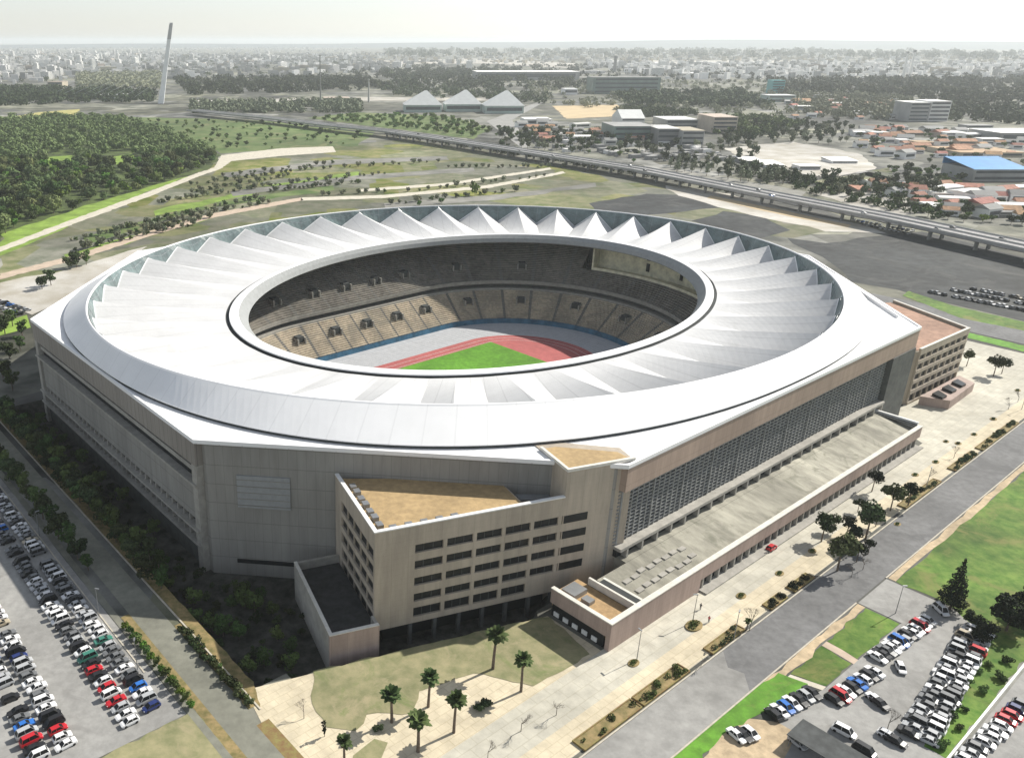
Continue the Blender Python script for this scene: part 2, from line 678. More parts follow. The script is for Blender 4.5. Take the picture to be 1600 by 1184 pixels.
# --- near sheets (stadium axes)
sheet('plaza_paving', PL((-168, -143.5), (-99.5, -143.5), (-66, -144.9), (64, -144.9), (75, -128.8), (140, -126), (191, -108), (191, -158.4),
                         (-200, -158.4), (-175, -143.5)), .03, 'plaza')
sheet('plaza_edge_paving', PL((-200, -158.3), (-200, -152.5), (191, -152.5), (191, -158.3)), .06, 'plaza_cream')
sheet('palm_court_paving', PL((-156.5, -110.8), (-101.6, -128.8), (-101.6, -143.6), (-156.5, -143.6)), .035, 'plaza_cream')
sheet('forecourt_paving', PL((-168.3, -107.0), (-156, -111.0), (-156, -143.6), (-180, -143.6), (-172, -125)), .04, 'plaza_cream')
# dry lawn in front of the offices
sheet('dry_lawn', [L(-154.2, -110.9), L(-103.2, -128.2), L(-101.5, -129.5), L(-104.5, -142.8), G(833, 1072), G(740, 1052), G(655, 1080), G(644, 1114), G(573, 1116),
                   G(555, 1142), G(510, 1136), G(488, 1100)], .10, 'lawn_dry')
sheet('dry_lawn_patch', PG((552, 1180), (585, 1154), (606, 1160), (596, 1184), (585, 1210), (548, 1210)), .10, 'lawn_dry')
# strip with yellow grass along the sunken garden and the left road
sheet('grass_strip', PL((-168.4, 60), (-165.6, 60), (-165.6, -106), (-168.4, -113)), .05, 'strip_dry')
mb = MB()
mb.wallseg(L(-168.6, 60), L(-168.6, -113.5), .35, 0, .22)
tag(mb.build('kerb', 'kerb_stone'), kind='structure')
sheet('access_road', PL((-176.4, 95), (-170.6, 95), (-170.6, -160), (-176.9, -160)), .05, 'asphalt_olive')
sheet('access_lane', PL((-180.4, 95), (-178.9, 95), (-178.9, -160), (-180.4, -160)), .05, 'asphalt_olive')
sheet('planting_strip', PL((-170.4, -80), (-168.8, -80), (-168.8, -112), (-170.4, -112)), .055, 'strip_dry')
sheet('planting_strip', PL((-171.4, -116.5), (-168.6, -116.5), (-168.6, -140), (-171.4, -140)), .055, 'soil_red')
sheet('hedge_strip', PL((-178.8, -70), (-176.5, -70), (-176.5, -160), (-178.8, -160)), .045, 'strip_dry')
# left car park
sheet('car_park_surface', PL((-300, 40), (-180.6, 40), (-180.6, -105.6), (-300, -105.6)), .05, 'asphalt_light')
sheet('verge', PL((-300, -105.8), (-180.6, -105.8), (-177.2, -107), (-177.2, -160), (-300, -160)), .04, 'lawn_dry')
mb = MB()
mb.wallseg(L(-182.2, 30), L(-182.2, -90), .3, 0, .16)
tag(mb.build('kerb', 'kerb_stone'), kind='structure')
# right road, verges, lawns
sheet('side_road', PL((-220, -169.4), (330, -169.4), (330, -159.6), (-220, -159.6)), .08, 'asphalt')
sheet('road_patch', PL((-220, -169.4), (-88, -169.4), (-84, -166), (-85, -163), (-81, -159.6), (-220, -159.6)), .095, 'asphalt_pale')
mb = MB()
mb.wallseg(L(-220, -159.4), L(330, -159.4), .3, 0, .2)
mb.wallseg(L(-220, -169.6), L(-41, -169.6), .3, 0, .2)
mb.wallseg(L(-25, -169.6), L(330, -169.6), .3, 0, .2)
tag(mb.build('kerb', 'kerb_stone'), kind='structure')
sheet('verge', PL((-220, -172.2), (-41, -171.6), (-41, -169.9), (-220, -169.9)), .06, 'verge_sand')
sheet('verge', PL((-24.5, -171.6), (330, -171.6), (330, -169.9), (-24.5, -169.9)), .06, 'verge_sand')
sheet('lot_entry', PL((-40.6, -182), (-25.3, -182), (-25.3, -169.8), (-40.6, -169.8)), .07, 'asphalt_light')
sheet('lawn', PL((-24.6, -171.7), (330, -171.7), (330, -330), (60, -330), (5, -260), (-34, -199.8), (-30.5, -193), (-24.2, -181.5)), .05, 'lawn')
sheet('lawn', PL((-60, -171.7), (-41.2, -171.7), (-41.2, -178.9), (-60.8, -178.3)), .05, 'lawn')
sheet('lawn', PL((-76.5, -171.9), (-62.6, -171.7), (-63.3, -178.2), (-74.3, -178.1)), .05, 'lawn')
sheet('lawn', PG((1000, 1205), (1040, 1172), (1216, 1051), (1262, 1068), (1262, 1078), (1206, 1106), (1168, 1124), (1128, 1148), (1080, 1205)), .07, 'lawn_bright')
sheet('garden_path', PL((-62.4, -171.7), (-60.2, -171.7), (-61, -178.6), (-63.1, -178.6)), .055, 'path_pink')
sheet('garden_path', PL((-78.3, -172), (-76.7, -172), (-74.5, -178.2), (-76.1, -178.2)), .055, 'path_pale')
sheet('car_park_surface', PL((-125, -190), (-104, -180.6), (-88, -176.3), (-75, -178.3), (-41.2, -179), (-25, -182), (-27, -190), (-34.2, -199.8), (-76, -200.1), (-112, -200.2)),
      .045, 'asphalt_light')
sheet('sandy_ground', PG((1078, 1206), (1130, 1146), (1170, 1122), (1215, 1128), (1246, 1146), (1225, 1184), (1215, 1215)), .065, 'verge_sand')
sheet('lawn', PL((-76, -196.6), (-29.5, -192.8), (-33.5, -200.1), (-76, -200.3)), .065, 'lawn')
mb = MB()
mb.wallseg(L(-84, -200.5), L(20, -200.7), .4, 0, .5)
tag(mb.build('kerb', 'white_paint'), kind='structure')
sheet('car_park_surface', PL((-150, -201.2), (30, -201.2), (30, -260), (-150, -260)), .055, 'asphalt_light')
# behind, right
sheet('service_road', PL((150, 20), (168, 36), (235, -20), (238, -100), (222, -160), (204, -160), (206, -100), (200, -30)), .09, 'asphalt')
sheet('lawn', PL((196, -62), (203, -62), (204, -105), (202, -158), (192, -158), (196, -105)), .085, 'lawn_bright')
sheet('verge', PG((1410, 462), (1500, 497), (1600, 517), (1700, 535), (1700, 520), (1600, 503), (1490, 478), (1420, 455)), .1, 'lawn')
sheet('asphalt_field', PG((1230, 372), (1290, 380), (1340, 372), (1440, 362), (1600, 402), (1760, 440), (1760, 535), (1600, 502), (1490, 476), (1400, 452), (1330, 440), (1300, 412)), .07, 'asphalt_dark')
sheet('asphalt_field', PG((920, 318), (1010, 303), (1080, 305), (1125, 325), (1010, 336), (930, 330)), .07, 'asphalt_dark')
sheet('asphalt_field', PG((1080, 345), (1130, 330), (1195, 340), (1235, 360), (1190, 372), (1120, 365)), .07, 'asphalt_dark')
sheet('dirt_field', PG((1040, 290), (1140, 303), (1240, 330), (1350, 352), (1385, 365), (1290, 362), (1150, 330), (1060, 306)), .09, 'dirt_pale')
sheet('dirt_strip', PG((1110, 306), (1250, 335), (1330, 352), (1325, 356), (1240, 340), (1105, 310)), .14, 'dirt_sand')
# behind: terraces of the old car park and fields
sheet('terrace_field', PG((0, 470), (0, 372), (130, 330), (240, 297), (345, 247), (530, 228), (640, 218), (1000, 285), (1300, 360), (1240, 372), (900, 345), (600, 335), (330, 385), (150, 430)),
      .05, 'field_olive')
sheet('field', PG((190, 183), (330, 186), (480, 192), (585, 206), (560, 228), (470, 232), (345, 240), (320, 226)), .06, 'field_green')
sheet('wood_floor', PG((-160, 430), (-120, 250), (-60, 190), (40, 180), (200, 184), (320, 228), (346, 243), (330, 262), (240, 295), (130, 330), (0, 373)), .06, 'wood_floor')
sheet('field', PG((25, 182), (60, 176), (125, 171), (118, 181), (40, 187)), .30, 'field_yellow')
sheet('clearing', PG((72, 246), (112, 243), (116, 256), (76, 259)), .09, 'field_lime')
sheet('clearing', PG((170, 246), (205, 240), (212, 252), (178, 258)), .09, 'field_lime')
sheet('field', PG((0, 400), (60, 375), (110, 352), (190, 315), (300, 275), (232, 292), (130, 322), (0, 366)), .08, 'field_lime')
sheet('path', PG((0, 386), (100, 348), (232, 300), (300, 274), (335, 262), (346, 243), (440, 232), (520, 229), (525, 238), (440, 244), (362, 252), (345, 264), (300, 280), (240, 305), (105, 354), (0, 394)), .12, 'path_pale')
sheet('path', PG((0, 428), (120, 398), (230, 362), (330, 334), (440, 314), (470, 309), (474, 313), (440, 320), (335, 340), (235, 369), (124, 405), (0, 437)), .12, 'path_pink')
sheet('path', PG((470, 309), (600, 305), (760, 290), (880, 268), (884, 271), (765, 294), (600, 310), (472, 314)), .12, 'path_pale')
sheet('path', PG((560, 296), (700, 286), (860, 262), (862, 265), (702, 290), (560, 300)), .12, 'path_pale')
for k, (pts, m) in enumerate((
        (((130, 372), (330, 316), (520, 290), (523, 297), (335, 324), (135, 382)), 'field_green'),
        (((240, 330), (420, 290), (560, 268), (562, 274), (425, 297), (243, 338)), 'field_lime'),
        (((100, 398), (330, 336), (332, 341), (105, 406)), 'field_lime'),
        (((360, 300), (560, 274), (740, 262), (742, 268), (562, 281), (364, 307)), 'field_grey'),
        (((350, 270), (520, 250), (700, 244), (702, 250), (522, 258), (354, 278)), 'field_grey'),
        (((600, 318), (780, 304), (930, 286), (932, 292), (784, 312), (602, 326)), 'field_grey'))):
    sheet('terrace_strip', PG(*pts), .09 + .012 * k, m)
sheet('gravel_yard', PG((0, 470), (0, 442), (120, 418), (230, 385), (205, 405), (100, 470), (50, 492)), .10, 'dirt_pale')
sheet('field', PG((480, 185), (560, 176), (700, 182), (765, 200), (740, 218), (640, 205)), .25, 'field_green')
sheet('sand_lot', PG((862, 166), (965, 164), (975, 182), (885, 186)), .3, 'dirt_sand')
sheet('dirt_field', PG((1130, 232), (1240, 222), (1340, 240), (1370, 262), (1300, 280), (1230, 268), (1160, 246)), .25, 'dirt_pale')
sheet('dirt_field', PG((1260, 300), (1400, 300), (1480, 330), (1380, 338)), .15, 'dirt_pale')
sheet('dirt_field', PG((1040, 262), (1160, 282), (1260, 300), (1250, 308), (1120, 288), (1010, 268)), .15, 'field_grey')
sheet('field', PG((1270, 285), (1390, 262), (1400, 290), (1300, 303)), .2, 'field_olive')
sheet('far_road', PG((1330, 262), (1480, 300), (1620, 330), (1620, 336), (1470, 306), (1326, 268)), .2, 'asphalt_light')
sheet('far_road', PG((760, 190), (840, 160), (850, 160), (800, 188), (830, 230), (815, 232)), .22, 'asphalt_light')
sheet('river_bank', PG((300, 158), (560, 152), (800, 154), (800, 158), (560, 158), (300, 165)), .4, 'dirt_pale')
sheet('dirt_field', PG((560, 96), (760, 92), (900, 100), (900, 108), (760, 100), (560, 101)), 1.2, 'dirt_pale')
sheet('dirt_field', PG((1000, 95), (1250, 95), (1250, 101), (1000, 101)), 1.3, 'dirt_pale')

# ------------------------------------------------------------------ stadium
stadium = empty('stadium', (OX, OY, 0), PHI)
tag(stadium, 'huge octagonal stadium with white pleated ring roof open over a green pitch', 'stadium')
RZ = 32.5
AH, BH, DI = 152.2, 130.9, 211.5


def octa(ins, insd=None):
    insd = ins if insd is None else insd
    A, B, D = AH - ins, BH - ins, DI - insd * math.sqrt(2)
    return [(D - B, -B), (A, -(D - A)), (A, D - A), (D - B, B), (-(D - B), B), (-A, D - A), (-A, -(D - A)), (-(D - B), -B)]


def ell(A, B, z, n=360, c=(0.0, 0.0)):
    return [(c[0] + A * math.cos(2 * PI * i / n), c[1] + B * math.sin(2 * PI * i / n), z) for i in range(n)]


RC = (4.6, -2.0)
RROT = R_(8.0)


def rel(A, B, z, c=RC, n=360):
    """ellipse of the inner ring, slightly turned against the outer one"""
    out = []
    for i in range(n):
        t = 2 * PI * i / n - RROT
        x, y = A * math.cos(t), B * math.sin(t)
        out.append((c[0] + x * math.cos(RROT) - y * math.sin(RROT), c[1] + x * math.sin(RROT) + y * math.cos(RROT), z))
    return out


def sel(A, B, z, e=2.28, n=360):
    out = []
    for i in range(n):
        c, s = math.cos(2 * PI * i / n), math.sin(2 * PI * i / n)
        out.append((A * math.copysign(abs(c) ** (2 / e), c), B * math.copysign(abs(s) ** (2 / e), s), z))
    return out


def ray_octa(t, ins):
    """point of the octagon outline in direction of the ellipse parameter t"""
    dx, dy = AH * math.cos(t), BH * math.sin(t)
    k = min((AH - ins) / max(abs(dx), 1e-6), (BH - ins) / max(abs(dy), 1e-6), (DI - ins * 1.4142) / (abs(dx) + abs(dy)))
    return dx * k, dy * k


# outer wall (one octagon shell)
mb = MB()
o_in = octa(2.0, .35)
mb.loft([[(x, y, -9.0) for x, y in o_in], [(x, y, RZ - .6) for x, y in o_in]])
mb.build('wall', 'grey_panel', stadium)
# roof plate
NP = 360
mb = MB()
outer = [ray_octa(2 * PI * i / NP, -.15) for i in range(NP)]
# put the true corners in
corn = octa(-.15)
for c in corn:
    k = min(range(NP), key=lambda i: (outer[i][0] - c[0]) ** 2 + (outer[i][1] - c[1]) ** 2)
    outer[k] = c
stp = sel(150.4, 128.2, RZ, n=NP)
mb.loft([[(x, y, RZ - .75) for x, y in outer], [(x, y, RZ) for x, y in outer], stp, sel(148.5, 126.6, RZ - .75, n=NP)])
mb.build('roof_plate', 'white_plate', stadium)
# parapet line along the edge
mb = MB()
oo, oi = octa(-.22), octa(.45)
mb.loft([[(x, y, RZ - .5) for x, y in oo], [(x, y, RZ + .35) for x, y in oo], [(x, y, RZ + .35) for x, y in oi], [(x, y, RZ - .1) for x, y in oi]])
mb.build('parapet', 'white_roof', stadium)
# plate on the right corner: small raised strip
mb = MB()
mb.wallseg((86, -121.5), (126, -82.5), .6, RZ + .02, RZ + 1.0)
mb.build('roof_kerb', 'white_roof', stadium)
# riser coloured dark as the shadow line under the rim, and rising rim
mb = MB()
mb.loft([sel(151.8, 129.6, RZ - .3), sel(151.8, 129.6, RZ + .8)])
mb.build('shadow_joint', 'dark_gap', stadium)
mb = MB()
RIM = 39.4
mb.loft([sel(149.3, 127.5, RZ + .7), sel(152.0, 129.8, RZ + .75), sel(152.0, 129.8, RZ + 1.0), ell(147.8, 125.3, RIM - .45), ell(147.3, 124.9, RIM - .1),
         ell(146.9, 124.5, RIM - .1), ell(146.7, 124.3, RIM - .7)])
mb.build('roof_rim', 'white_band', stadium)
# pleated membrane
NF, SUB, NV = 40, 8, 16
NA = NF * SUB
T0 = R_(3.0)


def pleat(i):
    f = (i % SUB) / SUB
    return 1 - 4 * min(f, 1 - f)      # +1 ridge, -1 valley


rings = []
for j in range(NV + 1):
    v = j / NV
    mid = 33.8 + (30.95 - 33.8) * (1 - (1 - v) ** 1.15)
    amp = .08 + 4.25 * (1 - v) ** 1.1
    ring = []
    for i in range(NA):
        t = T0 + 2 * PI * i / NA
        p = pleat(i)
        tt = t - RROT
        ix, iy = 110.1 * math.cos(tt), 81.9 * math.sin(tt)
        ix, iy = RC[0] + ix * math.cos(RROT) - iy * math.sin(RROT), RC[1] + ix * math.sin(RROT) + iy * math.cos(RROT)
        q = 1 - .008 * (1 - p) * .5 * (1 - v)
        soft = .76 + .24 * math.cos(t + .4)
        ring.append((145.6 * q * math.cos(t) * (1 - v) + ix * v, 123.1 * q * math.sin(t) * (1 - v) + iy * v, mid + amp * (p * soft + (1 - soft) * .9)))
    rings.append(ring)
zig = rings[0]
mb = MB()
mb.loft(rings)
mb.build('membrane_roof', 'white_membrane', stadium)
# glass between the pleats and the rim, with bars
mb = MB()
rimring = [(146.6 * math.cos(T0 + 2 * PI * i / NA), 124.2 * math.sin(T0 + 2 * PI * i / NA), RIM - .45) for i in range(NA)]
mb.loft([zig, rimring])
mb.build('glass_band', 'teal_glass', stadium)
mb = MB()
for i in range(0, NA, 4):
    p, q = zig[i], rimring[i]
    mb.tube((p[0], p[1], p[2] + .06), (q[0], q[1], q[2] + .06), .07, n=4, caps=False)
for fr in (.6,):
    pts = [tuple(zig[i][k] * (1 - fr) + rimring[i][k] * fr for k in range(3)) for i in range(NA)]
    for i in range(NA):
        mb.tube(pts[i], pts[(i + 1) % NA], .08, n=3, caps=False)
mb.build('glazing_bars', 'metal_grey', stadium)
# gutter strip at the pleat edge
mb = MB()
for i in range(NA):
    p, q = zig[i], zig[(i + 1) % NA]
    mb.tube((p[0], p[1], p[2] + .05), (q[0], q[1], q[2] + .05), .22, n=4, caps=False)
mb.build('membrane_edge', 'white_roof', stadium)
# inner compression ring
mb = MB()
mb.loft([rel(108.7, 80.7, 29.2), rel(108.7, 80.7, 31.5)])
mb.loft([rel(110.1, 81.9, 30.75), rel(108.7, 80.7, 30.75)])
mb.build('ring_gutter', 'dark_gap', stadium)
mb = MB()
mb.loft([rel(108.8, 80.8, 31.25), rel(108.7, 80.7, 31.6), rel(105.5, 78.3, 31.95), rel(105.1, 78.0, 31.8)])
mb.build('ring_beam', 'white_roof', stadium)
mb = MB()
mb.loft([rel(105.1, 78.0, 31.8), rel(103.3, 76.8, 30.2), rel(101.7, 75.8, 28.4, (5.4, -1.4)), rel(102.2, 76.3, 28.0, (5.4, -1.4)), rel(108.5, 80.5, 29.3)])
mb.build('ring_fascia', 'light_louvre', stadium)
# roof lining seen from below: dark soffit behind the ring
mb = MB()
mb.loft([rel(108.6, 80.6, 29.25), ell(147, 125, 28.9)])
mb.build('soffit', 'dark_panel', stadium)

# --- bowl: rounded plan, straight half length 36
LA = 36.0
BAYS = 44


def stad_params():
    """list of (type, u) along the rounded plan with narrow aisle steps"""
    out = []
    ns, na_ = 8, 14       # bays per straight, per end
    for side in (1, -1):
        for k in range(ns):
            for f in (0, .1, .4, .7):
                out.append(('s', side, (k + f) / ns))
        for k in range(na_):
            for f in (0, .1, .4, .7):
                out.append(('e', side, (k + f) / na_))
    return out


SPAR = stad_params()


def spt(R, z, pr):
    ty, side, u = pr
    if ty == 's':      # top straight runs from +a to -a, bottom from -a to +a
        x = LA - 2 * LA * u
        return (x, R, z) if side == 1 else (-x, -R, z)
    th = PI / 2 + PI * u
    if side == 1:      # end at -a
        return (-LA + R * math.cos(th), R * math.sin(th), z)
    th = -PI / 2 + PI * u
    return (LA + R * math.cos(th), R * math.sin(th), z)


def sring(R, z):
    return [spt(R, z, p) for p in SPAR]


def tier(R0, z0, R1, z1, rows):
    rr = []
    for k in range(rows):
        r0 = R0 + (R1 - R0) * k / rows
        z = z0 + (z1 - z0) * (k + 1) / rows
        zp = z0 + (z1 - z0) * k / rows
        rr.append(sring(r0, zp))
        rr.append(sring(r0, z))
    rr.append(sring(R1, z1))
    return rr


def open_end(pr):
    """stretch of the +a end where the upper tier stops low under the suites"""
    return pr[0] == 'e' and pr[1] == -1 and .24 < pr[2] < .61


def tier_mesh(name, rr, mats, keep):
    mb = MB()
    n = len(SPAR)
    o = 0
    for r in rr:
        mb.v.extend(r)
    for j in range(len(rr) - 1):
        for i in range(n):
            if not keep(SPAR[i], j):
                continue
            k = (i + 1) % n
            mb.f.append((j * n + i, j * n + k, (j + 1) * n + k, (j + 1) * n + i))
            mb.mi.append(1 if i % 4 == 0 else 0)
    return mb.build(name, mats, stadium)


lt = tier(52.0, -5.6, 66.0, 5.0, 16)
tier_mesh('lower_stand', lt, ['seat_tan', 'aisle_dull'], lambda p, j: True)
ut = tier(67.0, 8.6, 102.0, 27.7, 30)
tier_mesh('upper_stand', ut, ['seat_tan_shade', 'aisle_dull'], lambda p, j: not (open_end(p) and j > 20))
mb = MB()
mb.loft([sring(52.0, -8.0), sring(52.0, -5.3), sring(52.3, -5.3), sring(52.3, -5.7)])
mb.build('perimeter_wall', 'blue_board', stadium)
mb = MB()
mb.loft([sring(66.0, 5.0), sring(66.05, 5.9), sring(66.4, 5.9), sring(70.0, 5.6)])
mb.loft([sring(70.0, 5.55), sring(70.1, 7.9)], mi=1)
mb.loft([sring(70.1, 7.9), sring(66.9, 7.9), sring(66.8, 9.6), sring(67.2, 9.6), sring(67.2, 8.6)])
mb.build('concourse_wall', ['stand_wall', 'dark_panel'], stadium)
mb = MB()
mb.loft([sring(102.0, 27.6), sring(102.05, 28.95)])
mb.build('back_wall', 'dark_panel', stadium)
# suites at the open end
mb = MB()
oe = [p for p in SPAR if open_end(p)]
pt = lambda R, z: [spt(R, z, p) for p in oe]
mb.loft([pt(78.9, 15.2), pt(79.0, 16.8), pt(79.5, 16.8), pt(79.6, 15.3)], closed=False)
mb.loft([pt(79.6, 15.3), pt(87.0, 15.4)], closed=False)
mb.loft([pt(87.0, 15.4), pt(87.0, 28.9)], closed=False)
mb.build('suite_terrace', 'suite_wall', stadium)
for i in range(2, len(oe) - 3, 4):
    mb = MB()
    p0, p1 = oe[i], oe[i + 1]
    mb.loft([[spt(86.7, 17.5, p0), spt(86.7, 17.5, p1)], [spt(86.7, 21.5, p0), spt(86.7, 21.5, p1)]], closed=False)
    mb.loft([[spt(86.7, 22.9, p0), spt(86.7, 22.9, p1)], [spt(86.7, 26.4, p0), spt(86.7, 26.4, p1)]], closed=False)
    mb.build('suite_window', 'dark_glass', stadium)
for pr in (oe[0], oe[-1]):
    mb = MB()
    a_, b_ = spt(78.8, 15, pr), spt(103, 15, pr)
    mb.wallseg(a_[:2], b_[:2], .8, 13.0, 28.9)
    mb.build('end_wall', 'suite_wall', stadium)
# entrances in the stands: dark boxes with pale cheeks
ents = [p for i, p in enumerate(SPAR) if i % 8 == 2]
k = 0
for tier_R, tier_z, hh in ((60.5, .8, 2.2), (77.0, 14.3, 2.4)):
    for p in ents:
        if open_end(p) and tier_R > 70:
            continue
        c = spt(tier_R, 0, p)
        c2 = spt(tier_R + 1, 0, p)
        d = (c2[0] - c[0], c2[1] - c[1])
        mb = MB()
        mb.obox(c, d, 1.5, 1.7, tier_z - 1, tier_z + hh, 0)
        l = math.hypot(*d)
        ux = (d[0] / l, d[1] / l)
        for s in (-1, 1):
            cc = (c[0] - ux[1] * s * 2.05 - ux[0] * .3, c[1] + ux[0] * s * 2.05 - ux[1] * .3)
            mb.obox(cc, d, 2.2, .3, tier_z - 1, tier_z + hh - .6, 1)
        mb.build('entrance', ['dark_gap', 'stand_wall'], stadium)

# --- facades
def seg(mb, side, t0, t1, d0, d1, z0, z1, mi=0):
    """box on a facade: side in 'a-','a+','b-','b+', t along it, d distance from the centre"""
    s = -1 if side[1] == '-' else 1
    if side[0] == 'a':
        mb.box(min(s * d0, s * d1), max(s * d0, s * d1), t0, t1, z0, z1, mi)
    else:
        mb.box(t0, t1, min(s * d0, s * d1), max(s * d0, s * d1), z0, z1, mi)


EA, EB = DI - AH, DI - BH     # half lengths of the a-sides and b-sides
for side in ('a-', 'a+'):
    mb = MB()
    seg(mb, side, -EA + .02, EA - .02, AH - 2.1, AH, 25.4, 31.7)
    mb.build('fascia_panel', 'grey_fascia', stadium)
    mb = MB()
    seg(mb, side, -EA + .5, EA - .5, AH - 2.1, AH - 1.0, 22.4, 23.7)
    for z, d in ((19.5, .45), (6.5, .6), (2.3, .5)):
        seg(mb, side, -EA + .5, EA - .5, AH - 2.1, AH + d, z, z + .6)
    mb.build('ledge', 'concrete', stadium)
    for z0, z1 in ((23.75, 25.35), (20.15, 22.35), (3.0, 6.4)):
        mb = MB()
        seg(mb, side, -EA + 2.6, EA - 2.6, AH - 2.1, AH - 1.85, z0, z1)
        mb.build('window_band', 'dark_glass', stadium)
    mb = MB()
    seg(mb, side, -EA + 2.6, EA - 2.6, AH - 2.1, AH - .9, 8.7, 19.45)
    mb.build('wall_panel', 'grey_panel', stadium)
    n = 34
    for k in range(n):
        mb = MB()
        t = -EA + 4 + (2 * EA - 8) * k / (n - 1)
        seg(mb, side, t - .25, t + .25, AH - 1.8, AH - .8, 7.1, 8.65)
        seg(mb, side, t - .2, t + .2, AH - 1.8, AH - .6, 3.0, 7.2)
        mb.build('mullion', 'concrete', stadium)
    mb = MB()
    seg(mb, side, -EA + 2.6, EA - 2.6, AH - 2.1, AH - 1.75, 7.1, 8.65)
    mb.build('window_band', 'dark_glass', stadium)
    mb = MB()
    seg(mb, side, -EA + 2.6, EA - 2.6, AH - 2.1, AH - 1.2, -6, 2.25)
    mb.build('plinth', 'dark_panel', stadium)
    for s in (-1, 1):
        mb = MB()
        t0, t1 = (s * (EA - .1), s * (EA - 2.7))
        seg(mb, side, min(t0, t1), max(t0, t1), AH - 2.1, AH - .12, -6, 25.35)
        mb.build('corner_pier', 'concrete', stadium)
for side in ('b-', 'b+'):
    mb = MB()
    seg(mb, side, -EB + .02, EB - .02, BH - 2.1, BH, 25.6, 31.7)
    mb.build('fascia_panel', 'rose_fascia', stadium)
    mb = MB()
    seg(mb, side, -EB + .1, 62.5, BH - 2.05, BH - 1.9, 10.9, 25.55)
    mb.build('screen_back', 'screen_back', stadium)
    mb = MB()
    for k in range(15):
        z = 11.3 + k * .97
        seg(mb, side, -EB + .1, 62.5, BH - 1.75, BH - 1.35, z, z + .34)
    n = 66
    for k in range(n):
        t = -EB + 1 + (62.5 + EB - 2) * k / (n - 1)
        w = .22 if k % 6 == 0 else .15
        seg(mb, side, t - w, t + w, BH - 1.6, BH - 1.25 + (.12 if k % 6 == 0 else 0), 10.9, 25.55)
    mb.build('louvre_screen', 'screen_grey', stadium)
    mb = MB()
    seg(mb, side, 62.6, EB - .3, BH - 2.0, BH + .35, 0, 25.55)
    mb.build('end_pier', 'dark_panel', stadium)
    mb = MB()
    seg(mb, side, -EB + .1, 62.5, BH - 2.1, BH + .9, 9.9, 10.7)
    for k in range(24):
        t = -EB + 3 + 139 * k / 23
        seg(mb, side, t - .35, t + .35, BH - 1.9, BH + .9, 7.6, 9.75)
    mb.build('ledge', 'concrete', stadium)
# chamfer facade details: louvre square, low slot, joint
U1 = (.70711, -.70711)
O1 = (-AH, -EA)
NB = (-.70711, -.70711)


def ch(t, d):
    return (O1[0] + U1[0] * t + NB[0] * d, O1[1] + U1[1] * t + NB[1] * d)


mb = MB()
mb.wallseg(ch(10, -.2), ch(23.2, -.2), .5, 15.0, 23.8)
for k in range(5):
    mb.wallseg(ch(10, .08), ch(23.2, .08), .08, 15.6 + k * 1.75, 15.8 + k * 1.75, 1)
mb.build('louvre_panel', ['light_louvre', 'grey_panel'], stadium)
mb = MB()
mb.wallseg(ch(9, -.2), ch(24, -.2), .45, -1.2, -.2)
mb.build('window_band', 'dark_glass', stadium)

# pitch and track
def srange(R, R2, z):
    return [spt(R, z, p) for p in SPAR], [spt(R2, z, p) for p in SPAR]


def world(poly):
    return [L(p[0], p[1]) for p in poly]


sheet('football_pitch', PL((-42, -25.5), (42, -25.5), (42, 25.5), (-42, 25.5)), -7.90, 'pitch_grass')
sheet('running_track', world([spt(33.5, 0, p) for p in SPAR]), -7.95, 'track_red')
sheet('track_apron', world([spt(52.2, 0, p) for p in SPAR]), -8.0, 'track_grey')
mb = MB()
for R in (26.2, 29.6, 33.3, 35.2, 37.1, 39.0, 40.9, 42.8, 44.7, 46.6):
    a_, b_ = srange(R, R + .16, -7.87)
    mb.loft([[L(p[0], p[1]) + (p[2],) for p in a_], [L(p[0], p[1]) + (p[2],) for p in b_]])
tag(mb.build('track_lines', 'line_white'), kind='structure')

# ------------------------------------------------------------------ corner office blocks
OU, OE_, OQ = (.947, -.321), (.321, .947), (-137.3, -110.0)


